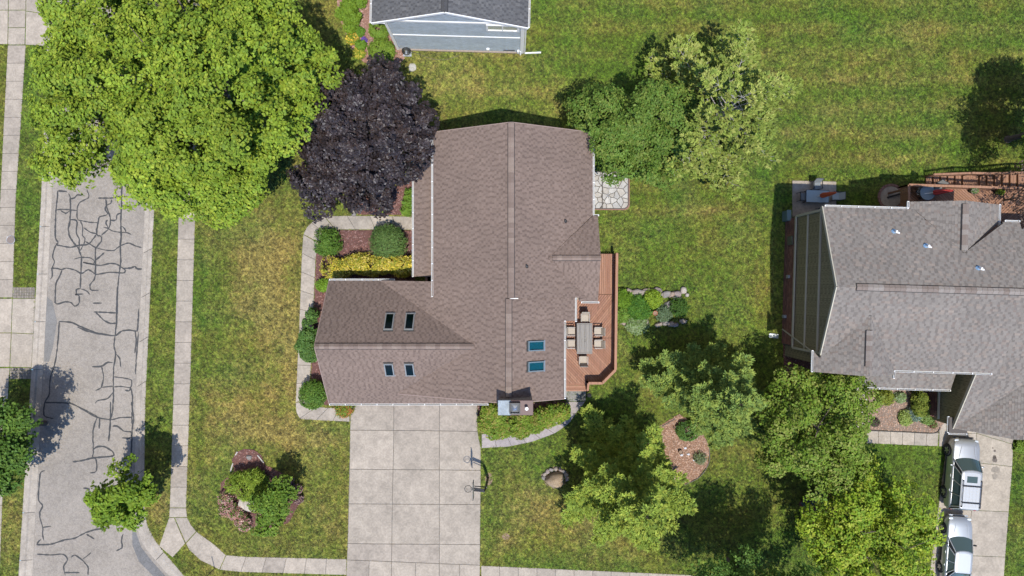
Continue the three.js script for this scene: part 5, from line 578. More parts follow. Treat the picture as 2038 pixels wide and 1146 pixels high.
function trunkOf(t, base, lobes, r0, mat, seed) { const r = mulberry(seed), mb = new MB(); const top = Math.max(...lobes.map((b) => b[1])); const fork = Math.min(...lobes.map((b) => b[1])) * .45 + .4; const p0 = V(base[0], -.05, base[1]); const f = V(base[0] + (r() - .5) * .3, fork, base[1] + (r() - .5) * .3); mb.rod([p0.x, p0.y, p0.z], [p0.x, .25, p0.z], r0 * 1.5, r0, 10); mb.path([[p0.x, .25, p0.z], [lerp(p0.x, f.x, .5), fork * .5, lerp(p0.z, f.z, .5)], [f.x, f.y, f.z]], r0, r0 * .78, 10); for (const b of lobes) { const e = V(b[0], b[1] + (b[4] ?? b[3]) * .3, b[2]); const m = f.clone().lerp(e, .5).add(V((r() - .5) * .5, .25, (r() - .5) * .5)); mb.path([[f.x, f.y, f.z], [m.x, m.y, m.z], [e.x, e.y, e.z]], r0 * .5, r0 * .16, 7); for (let k = 0; k < 6; k++) { const d = randDir(r, .3), s = m.clone().lerp(e, r()); mb.path([[s.x, s.y, s.z], [s.x + d.x * b[3] * .45, s.y + d.y * b[3] * .4, s.z + d.z * b[3] * .45], [s.x + d.x * b[3] * .8, s.y + d.y * b[3] * .75, s.z + d.z * b[3] * .8]], r0 * .2, r0 * .05, 5); } } mb.build('trunk', mat, t); }
// lobesPx: [px, py, height, radius(m), vertical radius]
function leafTree(name, label, lobesPx, o, group) { const lobes = lobesPx.map(([a, b, h, R, v]) => { const p = at(a, b, h); return [p.x, h, p.z, R, v ?? R * .8]; }); const w = lobes.reduce((s, b) => s + b[3], 0); const base = o.base ? g2(...o.base) : [lobes.reduce((s, b) => s + b[0] * b[3], 0) / w, lobes.reduce((s, b) => s + b[2] * b[3], 0) / w]; const t = thing(name, label, o.category ?? 'tree', [base[0], 0, base[1]], 0, group); const loc = lobes.map((b) => [b[0] - base[0], b[1], b[2] - base[1], b[3], b[4]]); trunkOf(t, [0, 0], loc, o.trunk ?? .2, o.bark ?? M.bark, o.seed + 7); const L = new Leaves(o.sprays * o.per); const rc = mulberry(o.seed + 3), clumps = []; for (const b of loc) { const n = Math.round((o.density ?? 3.1) * b[3] * b[3] / ((o.clump ?? .8) ** 2) * .62) + 3; for (let k = 0; k < n; k++) { const d = randDir(rc, .32), q = .52 + .56 * Math.sqrt(rc()); const R = (o.clump ?? .8) * (.55 + rc() * .8); clumps.push([b[0] + d.x * b[3] * q, b[1] + d.y * b[4] * q, b[2] + d.z * b[3] * q, R, R * .62]); } } sprays(L, clumps, { ...o, gap: (o.gap ?? .4) - .05, up: .55 }); L.build('crown', o.mat ?? LEAF, t); return t; }
const maple = { per: 11, spread: .34, leaf: .2, jit: .95, cols: [[.22, .30, .026], [.19, .28, .026], [.26, .32, .032], [.155, .24, .024]], wide: .4 };
leafTree('street_tree', 'big yellow-green tree whose crown covers the street', [[192, 50, 7, 2.5, 2], [125, 205, 6.2, 1.5, 1.3], [215, 150, 8, 3.1, 2.6], [205, 270, 7, 2.8, 2.2], [150, 320, 6, 1.7, 1.4], [265, 40, 7.6, 3, 2.4], [262, 320, 6.4, 2.2, 1.8], [165, 130, 6.6, 2, 1.6]], { ...maple, seed: 801, sprays: 4000, trunk: .3, base: [345, 256], gap: .5 });
leafTree('front_yard_tree', 'broad yellow-green tree on the front lawn touching the purple tree', [[400, 60, 8, 4, 3], [515, 90, 7.5, 3.2, 2.6], [330, 140, 8.5, 3.6, 3], [470, 200, 9, 4.2, 3.2], [590, 155, 6.6, 2.2, 1.8], [360, 270, 8.2, 3.6, 2.8], [490, 275, 7.4, 2.6, 2.1], [400, 355, 6.8, 2.7, 2.1], [325, 335, 6.4, 2, 1.7], [480, 350, 6.2, 2.0, 1.6], [430, 402, 5.6, 1.4, 1.1], [345, 380, 5.6, 1.2, 1], [535, 35, 6.8, 2.0, 1.7]], { ...maple, seed: 811, sprays: 9200, trunk: .38, base: [519, 240], gap: .4 });
leafTree('purple_tree', 'dark purple-leaved maple beside the porch roof', [[720, 255, 5.6, 2.8, 2.3], [658, 255, 5, 2.1, 1.8], [785, 235, 5, 2.05, 1.8], [692, 200, 5, 2.1, 1.8], [760, 192, 4.8, 1.8, 1.6], [720, 325, 5, 2.4, 1.9], [655, 325, 4.5, 1.8, 1.5], [785, 305, 4.8, 1.95, 1.6], [808, 265, 4.7, 1.6, 1.4], [620, 375, 3.6, 1.1, .9], [645, 380, 3.6, 1.1, .9], [740, 370, 4.2, 1.5, 1.2]], { per: 12, spread: .3, leaf: .2, jit: .9, wide: .42, cols: [[.037, .030, .033], [.029, .023, .027], [.050, .038, .040], [.040, .026, .023]], seed: 821, sprays: 4200, trunk: .22, mat: LEAF_DARK, gap: .41, bark: M.bark });
leafTree('bushy_tree', 'dense mid-green tree leaning on the house gutter by flagstones', [[1215, 265, 4.4, 2.2, 1.9], [1285, 245, 5, 2.4, 2.1], [1262, 288, 4.6, 2.2, 1.9], [1180, 235, 3.8, 1.2, 1.1], [1208, 292, 3.4, 1.3, 1.1], [1300, 300, 4.2, 1.9, 1.6], [1330, 230, 4.6, 1.6, 1.4]], { per: 11, spread: .28, leaf: .17, jit: .9, cols: [[.10, .175, .025], [.085, .155, .022], [.125, .195, .03], [.15, .20, .035]], seed: 831, sprays: 3300, trunk: .18, gap: .37 });
leafTree('lawn_tree', 'round green tree between the blue-green pine and neighbour walk', [[1620, 850, 5.4, 2.7, 2.2], [1570, 820, 4.6, 1.8, 1.5], [1670, 800, 4.6, 1.9, 1.6], [1690, 870, 4.4, 1.6, 1.4], [1570, 900, 4.4, 1.8, 1.5], [1640, 920, 4.6, 2.1, 1.7], [1600, 770, 4, 1.3, 1.1]], { per: 10, spread: .3, leaf: .18, jit: .95, cols: [[.145, .225, .022], [.17, .235, .03], [.115, .195, .02], [.21, .245, .05]], seed: 841, sprays: 2900, trunk: .2, gap: .42 });
leafTree('lawn_tree', 'yellow-green tree nearest the parked silver cars', [[1730, 1050, 5.2, 2.7, 2.2], [1670, 1040, 4.4, 1.9, 1.6], [1790, 1020, 4.4, 1.9, 1.6], [1760, 980, 4.2, 1.7, 1.4], [1720, 1110, 4.6, 2.2, 1.8], [1800, 1090, 4.2, 1.9, 1.6], [1660, 1110, 4, 1.6, 1.3]].map(([a, ...q]) => [a, ...q]), { per: 10, spread: .32, leaf: .19, jit: 1, cols: [[.205, .305, .02], [.25, .33, .024], [.155, .26, .02], [.30, .35, .04]], seed: 851, sprays: 2600, trunk: .18, gap: .46 });
leafTree('street_tree', 'small bright green street tree standing in the corner grass strip', [[238, 990, 4.4, 1.5, 1.3], [208, 1005, 3.8, 1.05, .9], [268, 980, 3.9, 1.15, 1], [232, 1032, 3.7, 1.1, .9], [247, 950, 3.9, 1.0, .8], [268, 1015, 3.5, .9, .7]], { per: 11, spread: .24, leaf: .19, jit: .95, cols: [[.17, .265, .02], [.14, .235, .02], [.21, .29, .025]], clump: .5, seed: 861, sprays: 1000, trunk: .1, base: [300, 958], gap: .42, wide: .42 });
leafTree('street_tree', 'dark green street tree across the road shading the kerb', [[-25, 880, 4.6, 1.75, 1.5], [10, 838, 4.1, 1.1, 1], [15, 900, 4.1, 1.1, 1], [5, 948, 3.7, 1, .9], [-40, 940, 4.1, 1.4, 1.2]], { per: 11, spread: .28, leaf: .19, jit: .95, cols: [[.085, .165, .022], [.07, .14, .02], [.11, .185, .025]], seed: 871, sprays: 1300, trunk: .14, base: [88, 842], gap: .4, wide: .42 });
leafTree('back_tree', 'tall leafy tree beyond the raised deck stair', [[2165, 240, 6.4, 2.6, 2.4], [2110, 285, 5, 1.6, 1.4], [2140, 185, 5.2, 1.7, 1.5]], { per: 10, spread: .34, leaf: .19, jit: .95, cols: [[.15, .22, .02], [.12, .19, .02]], seed: 881, sprays: 1700, trunk: .2, gap: .4 });
leafTree('purple_shrub_tree', 'thin dark-leaved tree reaching over the raised deck boards', [[2085, 385, 5, 1.5, 1.1], [2050, 420, 4.6, .9, .6], [2045, 350, 4.6, .8, .5]], { per: 8, spread: .24, leaf: .13, jit: 1, cols: [[.05, .028, .022], [.06, .04, .03]], seed: 885, sprays: 230, trunk: .09, gap: .46, mat: LEAF_DARK });

// conifers: whorls of boughs with side shoots carrying needle tufts
function pineTree(name, label, basePx, o) {
  const [bx, bz] = g2(...basePx); const t = thing(name, label, 'tree', [bx, 0, bz], o.turn ?? 0); const r = mulberry(o.seed); const H = o.h; const wood = new MB(); wood.path([[0, -.05, 0], [0, H * .35, 0], [.06, H * .7, .03], [.02, H * .99, 0]], o.trunk ?? .18, .025, 9);
  const L = new Leaves(o.max ?? 90000); const tuft = (x, y, z, dx, dy, dz, big) => { const c0 = shade(o.cols, r, .3); const n = o.needles; for (let k = 0; k < n; k++) { const d = V(dx * .8 + (r() - .5) * 1.5, dy * .8 + (r() - .1) * .9, dz * .8 + (r() - .5) * 1.5).normalize(); const nn = V(r() - .5, .7 + r(), r() - .5); nn.addScaledVector(d, -nn.dot(d)).normalize(); const q = .75 + r() * .5; L.add(x + (r() - .5) * .08, y + (r() - .5) * .06, z + (r() - .5) * .08, d, nn, o.len * (.7 + r() * .6) * big, o.wid * big, [c0[0] * q, c0[1] * q, c0[2] * q], .1); } };
  const levels = o.levels; for (let i = 0; i < levels; i++) { const f = i / (levels - 1); const y = lerp(o.low ?? 1.1, H * .96, f); const R = o.r * Math.pow(1 - f * .94, o.taper ?? .8) * (o.low2 && f < .15 ? .85 : 1); const nb = Math.round(lerp(o.boughs, 4, f)); const off = r() * 6.28;
    for (let b = 0; b < nb; b++) { const a = off + (b + (r() - .5) * .7) / nb * 6.283; const len = R * (.5 + r() * .62); if (len < .12) continue; const rise = lerp(o.rise0 ?? .02, .55, f) + (r() - .5) * .16; const ca = Math.cos(a), sa = Math.sin(a); const P = (s) => { const d = s * len; return [ca * d, y + d * rise * (1 - s * .25) + (s * s) * len * (o.tipUp ?? .1), sa * d]; }; const e = P(1), m = P(.5); const br = lerp(o.boughR ?? .045, .018, f); wood.path([[0, y - .1, 0], m, e], br, .008, 5); const bare = o.bare ? o.bare * (.6 + r() * .8) : .12;
      const ns = Math.max(2, Math.round(len / (o.step ?? .26))); for (let s = 0; s < ns; s++) { const u = (s + .6) / ns; if (u < bare) continue; const p = P(u); for (const sd of [-1, 1]) { const sl = len * (o.side ?? .34) * Math.min(1, (1.08 - u) * 1.5) * (.5 + r() * .8) + .1; const an = a + sd * (.75 + r() * .35); const cx = Math.cos(an), cz = Math.sin(an); const nt = Math.max(1, Math.round(sl / (o.step ? .15 : .24))); if (o.twigs && r() < .6) wood.rod(p, [p[0] + cx * sl, p[1] + sl * .12, p[2] + cz * sl], .014, .006, 4); for (let k = 1; k <= nt; k++) { if (o.skip && r() < o.skip) continue; const q = k / nt * sl; tuft(p[0] + cx * q, p[1] + q * .12 + (r() - .5) * .08, p[2] + cz * q, cx, .15, cz, 1); } } if (!o.skip || r() > o.skip) tuft(p[0], p[1] + .03, p[2], ca, .3, sa, 1); } tuft(e[0], e[1], e[2], ca, .3, sa, 1.1); }
  } tuft(0, H, 0, 0, 1, 0, 1.2); wood.build('trunk', o.bark ?? M.bark, t); L.build('crown', o.mat ?? NEEDLE, t); return t;
}
const pine = { needles: 9, len: .25, wid: .042, step: .2, cols: [[.225, .305, .046], [.26, .335, .05], [.18, .255, .042], [.30, .35, .055]], levels: 14, boughs: 6.4, side: .24, bare: .08 };
pineTree('pine_tree', 'large white pine by the curved path and big boulder', [1230, 930], { ...pine, seed: 903, h: 10.5, r: 4.7, taper: .62, max: 150000 });
pineTree('pine_tree', 'blue-green white pine between rockery and tan bark bed', [1382, 758], { ...pine, seed: 911, h: 9.8, r: 4.1, taper: .7, cols: [[.18, .26, .055], [.21, .285, .062], [.145, .22, .052], [.245, .305, .06]], max: 150000 });
leafTree('walk_tree', 'dark green leafy tree standing over the street walk', [[1530, 1225, 7, 3.0, 2.4], [1450, 1205, 6, 2.3, 1.8], [1610, 1215, 6, 2.3, 1.8], [1490, 1172, 6, 1.7, 1.4], [1565, 1165, 5.8, 1.5, 1.2], [1425, 1160, 5.4, 1.3, 1]], { per: 10, spread: .3, leaf: .18, jit: .95, cols: [[.095, .185, .03], [.12, .21, .035], [.08, .16, .028]], seed: 921, sprays: 2100, trunk: .2, gap: .42 });
pineTree('thin_pine_tree', 'sparse pale tree with bare grey boughs on the back lawn', [1392, 262], { seed: 931, needles: 11, len: .26, wid: .062, cols: [[.25, .30, .06], [.21, .27, .05], [.29, .32, .08], [.175, .235, .045]], levels: 10, boughs: 7, h: 9, r: 5.9, bare: .3, skip: .16, twigs: true, bark: M.greyBark, boughR: .06, low: 1.8, rise0: .02, taper: .55, side: .3, max: 150000 });

// shrubs
function shrub(name, label, c, R, H, o, group) { const [cx, cy] = c; const h = H * .55; const p = at(cx, cy, h); const t = thing(name, label, 'shrub', [p.x, 0, p.z], 0, group); const lobes = o.lobes ? o.lobes.map(([dx, dz, q, y]) => [dx, y ?? h, dz, q, (o.vr ?? q * .8)]) : [[0, h, 0, R, H * .5]]; const mb = new MB(); const r = mulberry(o.seed); for (const b of lobes) for (let k = 0; k < 4; k++) { const d = randDir(r, .6); mb.path([[b[0] * .8, -.02, b[2] * .8], [b[0] + d.x * .2 * b[3], b[1], b[2] + d.z * .2 * b[3]], [b[0] + d.x * b[3] * .7, b[1] + Math.abs(d.y) * b[4] * .6, b[2] + d.z * b[3] * .7]], .025, .008, 5); } mb.build('stems', M.bark, t); const q = { per: 9, spread: .14, leaf: .1, jit: .9, gap: .3, up: .5, wide: .38, ...o }; const L = new Leaves(q.sprays * q.per); sprays(L, lobes, q); L.build('foliage', o.mat ?? LEAF, t); return t; }
const boxG = [[.085, .17, .02], [.10, .19, .025], [.07, .145, .018], [.13, .215, .03]];
shrub('round_shrub', 'clipped round green shrub in the red mulch beside the porch roof', [772, 480], 1.25, 1.7, { seed: 1001, sprays: 900, cols: [[.09, .155, .035], [.075, .135, .03], [.11, .175, .045]], gap: .24, leaf: .085 });
shrub('round_shrub', 'clipped ball shrub at the garage corner by the path bend', [623, 785], 1.02, 1.5, { seed: 1002, sprays: 700, cols: boxG, gap: .24, leaf: .1 });
shrub('spiky_shrub', 'loose spiky green shrub at the corner of the front path', [650, 482], 1.0, 1.1, { seed: 1003, sprays: 330, cols: boxG, gap: .36, leaf: .17, wide: .2, jit: 1.3, spread: .2 });
{ const A = at(660, 535, .8), B = at(822, 527, .8); const lobes = []; const r = mulberry(1010); for (let k = 0; k < 9; k++) lobes.push([lerp(0, B.x - A.x, k / 8) - (B.x - A.x) / 2, (r() - .5) * .35 + (k < 2 ? .1 : 0), .62 + r() * .18, .75]); shrub('golden_hedge', 'golden yellow hedge along the garage wall', [741, 530], 0, 1.4, { seed: 1011, lobes, vr: .6, sprays: 1250, jit: 1.3, spread: .18, cols: [[.44, .36, .035], [.52, .42, .05], [.36, .33, .04], [.24, .27, .03], [.56, .46, .12]], leaf: .12, gap: .38, holeScale: 1.6 }); }
shrub('front_shrub', 'small bright shrub between the golden hedge and front path', [644, 568], .45, .8, { seed: 1012, sprays: 170, cols: [[.15, .26, .02], [.12, .22, .02]], leaf: .14, wide: .24, jit: 1.3 });
shrub('leafy_shrub', 'tall irregular green shrub overhanging the path at the garage gable', [616, 668], 0, 1.6, { seed: 1013, lobes: [[.25, -1.5, .4, .9], [.1, -.8, .5, 1], [-.05, 0, .55, 1], [-.2, .7, .65, .95], [0, 1.2, .6, .8], [.3, 1.5, .35, .6]], vr: .7, sprays: 800, cols: [[.08, .155, .03], [.10, .18, .035], [.06, .13, .025]], leaf: .13, gap: .36, holeScale: 1.5 });
shrub('daylily_clump', 'orange-tipped green clump at the driveway corner of the garage', [686, 814], .62, .6, { seed: 1014, sprays: 190, cols: [[.17, .26, .03], [.20, .27, .04], [.45, .18, .05]], leaf: .19, wide: .13, jit: 1.4 });
{ const lobes = [[-2.4, .2, .75, .8], [-1.8, -.3, .8, .9], [-1.6, .6, .7, .8], [-.9, .25, .85, .9], [-.1, .5, .8, .85], [.1, -.2, .7, .8], [.8, .2, .75, .85], [1.5, -.15, .75, .9], [2.2, -.4, .7, .9], [2.75, -.55, .6, .8], [-2.3, -.6, .6, .9], [-2.0, .9, .5, .6]]; shrub('green_hedge', 'wide leafy hedge round the foot of the chimney', [1040, 836], 0, 1.6, { seed: 1021, lobes, vr: .7, sprays: 2300, cols: [[.155, .235, .022], [.19, .26, .025], [.12, .20, .02], [.26, .24, .05]], leaf: .14, gap: .33, holeScale: 1.3 }); }
shrub('round_shrub', 'largest clipped round shrub in the bed by the blue house', [759, 101], .92, 1.1, { seed: 1031, sprays: 620, cols: [[.15, .235, .025], [.18, .26, .03], [.13, .21, .025]], leaf: .085, gap: .2 });
shrub('round_shrub', 'clipped round shrub touching the white corner of the blue house', [754, 58], .68, 1.2, { seed: 1032, sprays: 430, cols: [[.13, .22, .025], [.16, .24, .03]], leaf: .09, gap: .24 });
shrub('leafy_shrub', 'big leafy perennial clump in the bed of the blue house', [694, 28], 0, 1.1, { seed: 1033, lobes: [[0, -.4, .6], [.2, .3, .6], [-.5, 0, .4], [.1, .9, .4]], vr: .5, sprays: 480, cols: [[.16, .25, .02], [.13, .22, .02]], leaf: .18, wide: .22, jit: 1.2, gap: .34 });
const yel = [[.16, .24, .02], [.13, .21, .02], [.62, .46, .05], [.55, .38, .06]];
shrub('yellow_flowers', 'yellow flowering clump beside the big perennial clump', [702, 54], .32, .5, { seed: 1034, sprays: 90, cols: yel, leaf: .13 });
shrub('yellow_flowers', 'ring of yellow flowers in the middle of that mulch bed', [700, 76], .42, .5, { seed: 1035, sprays: 120, cols: yel, leaf: .13 });
shrub('yellow_flowers', 'yellow-green clump at the lawn tip of that mulch bed', [714, 106], .42, .45, { seed: 1036, sprays: 110, cols: [[.17, .25, .02], [.14, .22, .02], [.5, .42, .06]], leaf: .15, wide: .2 });
shrub('small_shrub', 'small round dark green plant between flowers and clipped shrubs', [717, 63], .3, .5, { seed: 1037, sprays: 110, cols: [[.09, .19, .02], [.11, .21, .02]], leaf: .09 });
shrub('small_shrub', 'bright leafy plant next to the purple flower spike', [718, 90], .34, .6, { seed: 1038, sprays: 110, cols: [[.12, .22, .02]], leaf: .13 });
shrub('small_shrub', 'green plant by the blue house gutter', [717, 4], .42, .7, { seed: 1039, sprays: 120, cols: [[.13, .22, .02]], leaf: .12 });
shrub('purple_flowers', 'small purple flower cluster in the blue house bed', [725, 80], .17, .35, { seed: 1040, sprays: 40, cols: [[.13, .07, .36], [.17, .10, .40]], leaf: .08 });
shrub('fern_clump', 'light green fern along the porch roof edge', [815, 405], 0, .8, { seed: 1041, lobes: [[0, -.6, .35], [0, 0, .4], [-.15, .5, .4]], vr: .4, sprays: 210, cols: [[.14, .25, .03], [.18, .28, .035]], leaf: .22, wide: .12, jit: 1.3 });
shrub('small_shrub', 'little yellow-green tuft alone in the porch mulch bed', [763, 417], .28, .35, { seed: 1042, sprays: 60, cols: [[.2, .27, .03]], leaf: .17, wide: .14, jit: 1.3 });
shrub('weeping_shrub', 'weeping lime-green shrub spilling over the island bed', [491, 962], 0, 1.5, { seed: 1051, lobes: [[-.5, 0, .8], [.4, -.1, .85], [0, .45, .75], [.8, .5, .55], [-1, .2, .45]], vr: .7, sprays: 820, cols: [[.19, .265, .025], [.22, .29, .03], [.15, .225, .02]], leaf: .24, wide: .13, jit: 1.1, gap: .28 });
shrub('flowering_shrub', 'pink flowering shrub along the lawn side of the island bed', [462, 1008], 0, .9, { seed: 1052, lobes: [[-.5, -.5, .5], [-.35, .15, .6], [.25, .5, .5], [.7, 1.0, .5], [.9, 1.35, .4]], vr: .4, sprays: 620, cols: [[.46, .22, .18], [.40, .20, .19], [.10, .16, .03], [.13, .2, .03], [.55, .36, .3]], leaf: .095, gap: .3 });
leafTree('small_tree', 'small upright green tree growing out of the island bed', [[545, 990, 2.5, .85, .8], [520, 1010, 2, .7, .7], [560, 1015, 2.2, .8, .7], [530, 1045, 1.6, .7, .6], [565, 975, 2.3, .6, .5]], { per: 10, spread: .2, leaf: .17, jit: 1, cols: [[.12, .21, .022], [.10, .18, .02], [.17, .25, .03]], clump: .42, seed: 1053, sprays: 600, trunk: .07, gap: .4, wide: .42 });
shrub('dark_shrub', 'low maroon-leaved shrub beside the small island tree', [592, 985], 0, .6, { seed: 1054, lobes: [[0, -.4, .3], [0, .3, .35], [-.6, -.8, .35]], vr: .3, sprays: 160, cols: [[.09, .04, .045], [.14, .07, .07], [.3, .2, .18]], leaf: .1 });
// rockery planting
[['leafy_shrub', 'pale variegated plant hanging over the rockery front stones', [1268, 645], .8, .5, [[.20, .27, .11], [.26, .33, .16], [.15, .24, .06]], .15], ['perennial_clump', 'glossy green daylily clump touching the deck railing', [1240, 596], .65, .7, [[.15, .26, .02], [.12, .22, .02]], .22], ['perennial_clump', 'dark green strap-leaved clump in the middle of the rockery', [1270, 612], .9, .7, [[.06, .15, .02], [.09, .19, .02]], .22], ['perennial_clump', 'lime green plant behind the row of rockery stones', [1300, 595], .65, .7, [[.2, .28, .02], [.16, .25, .02]], .15], ['perennial_clump', 'blue-grey fine plant beside the terracotta pot', [1322, 625], .6, .5, [[.11, .17, .08], [.14, .2, .11]], .12], ['round_shrub', 'deep green bush at the lawn end of the rockery', [1352, 612], .65, .9, [[.05, .115, .02], [.07, .14, .02]], .1], ['perennial_clump', 'grassy clump between deck railing and rockery front stones', [1237, 628], .5, .6, [[.13, .23, .03], [.18, .26, .04]], .24]].forEach(([n, l, c, R, H, cols, leaf], k) => shrub(n, l, c, R, H, { seed: 1060 + k, sprays: Math.round(300 * R * R + 90), cols, leaf, wide: leaf > .18 ? .13 : .3, jit: 1.2, gap: .3 }));
// bed of the grey-roofed house
shrub('round_shrub', 'clipped yellow-green ball near the porch gutter', [1762, 790], .55, .9, { seed: 1071, sprays: 330, cols: [[.19, .22, .02], [.23, .25, .03], [.13, .18, .02]], leaf: .08, gap: .26 });
shrub('boxed_shrub', 'clipped upright yellow-green shrub by the dark brick wall', [1831, 803], 0, 1.3, { seed: 1072, lobes: [[0, -.35, .5, .7], [0, .15, .52, .7], [.05, .5, .45, .6]], vr: .65, sprays: 520, cols: [[.18, .22, .03], [.22, .25, .035], [.12, .17, .02]], leaf: .08, gap: .26 });
shrub('perennial_clump', 'lime hosta clump in the pale earth bed', [1803, 832], .5, .45, { seed: 1073, sprays: 170, cols: [[.3, .36, .1], [.24, .32, .07]], leaf: .16, wide: .26, jit: 1.2 });
shrub('perennial_clump', 'blue-grey spiky plant beside the lime hosta', [1820, 822], .55, .5, { seed: 1074, sprays: 150, cols: [[.14, .2, .17], [.2, .27, .22], [.11, .17, .09]], leaf: .2, wide: .12, jit: 1.4 });
shrub('perennial_clump', 'green hosta by the garage wall corner of the pale bed', [1845, 832], .42, .45, { seed: 1075, sprays: 130, cols: [[.16, .25, .05], [.22, .3, .09]], leaf: .16, wide: .24, jit: 1.2 });
shrub('small_shrub', 'small pale-leaved plant between the two clipped shrubs', [1791, 791], .36, .4, { seed: 1076, sprays: 90, cols: [[.17, .24, .08], [.24, .3, .15]], leaf: .12 });
shrub('small_shrub', 'little reddish plant at the edging corner of the pale bed', [1857, 845], .24, .3, { seed: 1077, sprays: 50, cols: [[.16, .09, .05], [.13, .2, .05]], leaf: .1 });
shrub('small_shrub', 'low dark plant by the walk in the pale bed', [1742, 841], .3, .35, { seed: 1078, sprays: 60, cols: [[.08, .13, .04], [.1, .06, .06]], leaf: .1 });
shrub('foundation_shrub', 'green shrub row under the street-side eave of the olive house', [1700, 762], 0, .9, { seed: 1079, lobes: [[-2.3, -.1, .5], [-1.6, .1, .5], [-.9, .1, .45], [-.2, .0, .35]], vr: .45, sprays: 320, cols: [[.07, .14, .02], [.1, .17, .03], [.13, .2, .03]], leaf: .12 });
shrub('yellow_flowers', 'yellow and red flowers at the porch walk end', [1692, 768], .28, .5, { seed: 1080, sprays: 60, cols: [[.6, .42, .03], [.35, .1, .06], [.15, .2, .03]], leaf: .12 });
shrub('perennial_clump', 'dark blue-green hosta in the shaded mulch bed', [1608, 1001], .38, .35, { seed: 1081, sprays: 70, cols: [[.09, .14, .13]], leaf: .17, wide: .28, jit: 1.2 });
shrub('perennial_clump', 'second hosta in the shaded mulch bed under the lawn trees', [1632, 992], .4, .35, { seed: 1082, sprays: 70, cols: [[.10, .15, .13]], leaf: .17, wide: .28, jit: 1.2 });
shrub('small_shrub', 'dark green shrub on the house side of the tan bark bed', [1368, 858], .7, .7, { seed: 1083, sprays: 240, cols: [[.07, .145, .03], [.1, .18, .03]], leaf: .12 });
shrub('perennial_clump', 'spindly pale-edged plant by the curved bark edging', [1394, 912], .4, .45, { seed: 1084, sprays: 70, cols: [[.16, .2, .08], [.2, .24, .12]], leaf: .2, wide: .1, jit: 1.4 });
shrub('small_shrub', 'low green shrub at the neighbour garage corner', [2033, 890], .45, .5, { seed: 1085, sprays: 110, cols: [[.16, .25, .03]], leaf: .12 });
// planters on the raised deck
for (const [x, y, l] of [[1938, 379, 'green potted plant beside the deck seam board'], [1990, 382.5, 'yellow-green potted plant farther along the raised deck railing']]) { const p = at(x, y, 2.3); const t = thing('planter', l, 'planter', [p.x, 2.0, p.z]); meshOf('pot', new THREE.LatheGeometry([[.001, 0], [.15, 0], [.22, .3], [.24, .3], [.24, .33], [.2, .33]].map(([a, b]) => new THREE.Vector2(a, b)), 22), std({ color: lin(.06, .06, .06) }), t); meshOf('pot_soil', new THREE.CylinderGeometry(.2, .2, .02, 18), M.soil, t, [0, .28, 0]); const L = new Leaves(700); sprays(L, [[0, .38, 0, .2, .16]], { seed: 1090 + x, sprays: 60, per: 9, spread: .1, leaf: .09, jit: 1.1, cols: x < 1950 ? [[.09, .17, .04], [.3, .28, .2]] : [[.2, .26, .03]], gap: .1, up: .5 }); L.build('foliage', LEAF, t); }

// ================================================================ VEHICLES (front towards -z)
function loftBody(st) { // stations [z, w, yBottom, yMid, yBelt, yTop]
  const ring = ([z, w, yb, ym, yl, yt]) => { const h = [[0, yb], [w * .9, yb], [w * .985, yb + .1], [w, ym], [w * .992, (ym + yl) / 2], [w * .965, yl - .05], [w * .9, yl], [w * .5, lerp(yl, yt, .75)], [0, yt]]; const pts = h.map(([x, y]) => [x, y, z]); for (let i = h.length - 2; i > 0; i--) pts.push([-h[i][0], h[i][1], z]); return pts; };
  const R = st.map(ring), n = R[0].length, pos = [], idx = []; R.forEach((r) => r.forEach((p) => pos.push(...p))); for (let s = 0; s + 1 < R.length; s++) for (let k = 0; k < n; k++) { const a = s * n + k, b = s * n + (k + 1) % n, c = (s + 1) * n + (k + 1) % n, d = (s + 1) * n + k; idx.push(a, b, c, a, c, d); } const cap = (s, flip) => { const c = pos.length / 3; const m = R[s].reduce((q, p) => [q[0] + p[0] / n, q[1] + p[1] / n, q[2] + p[2] / n], [0, 0, 0]); pos.push(...m); for (let k = 0; k < n; k++) { const a = s * n + k, b = s * n + (k + 1) % n; flip ? idx.push(c, b, a) : idx.push(c, a, b); } }; cap(0, true); cap(R.length - 1, false);
  const g = new THREE.BufferGeometry(); g.setAttribute('position', new THREE.Float32BufferAttribute(pos, 3)); g.setIndex(idx); g.computeVertexNormals(); const u = []; for (let i = 0; i < pos.length; i += 3) u.push(pos[i], pos[i + 2]); g.setAttribute('uv', new THREE.Float32BufferAttribute(u, 2)); return g;
}
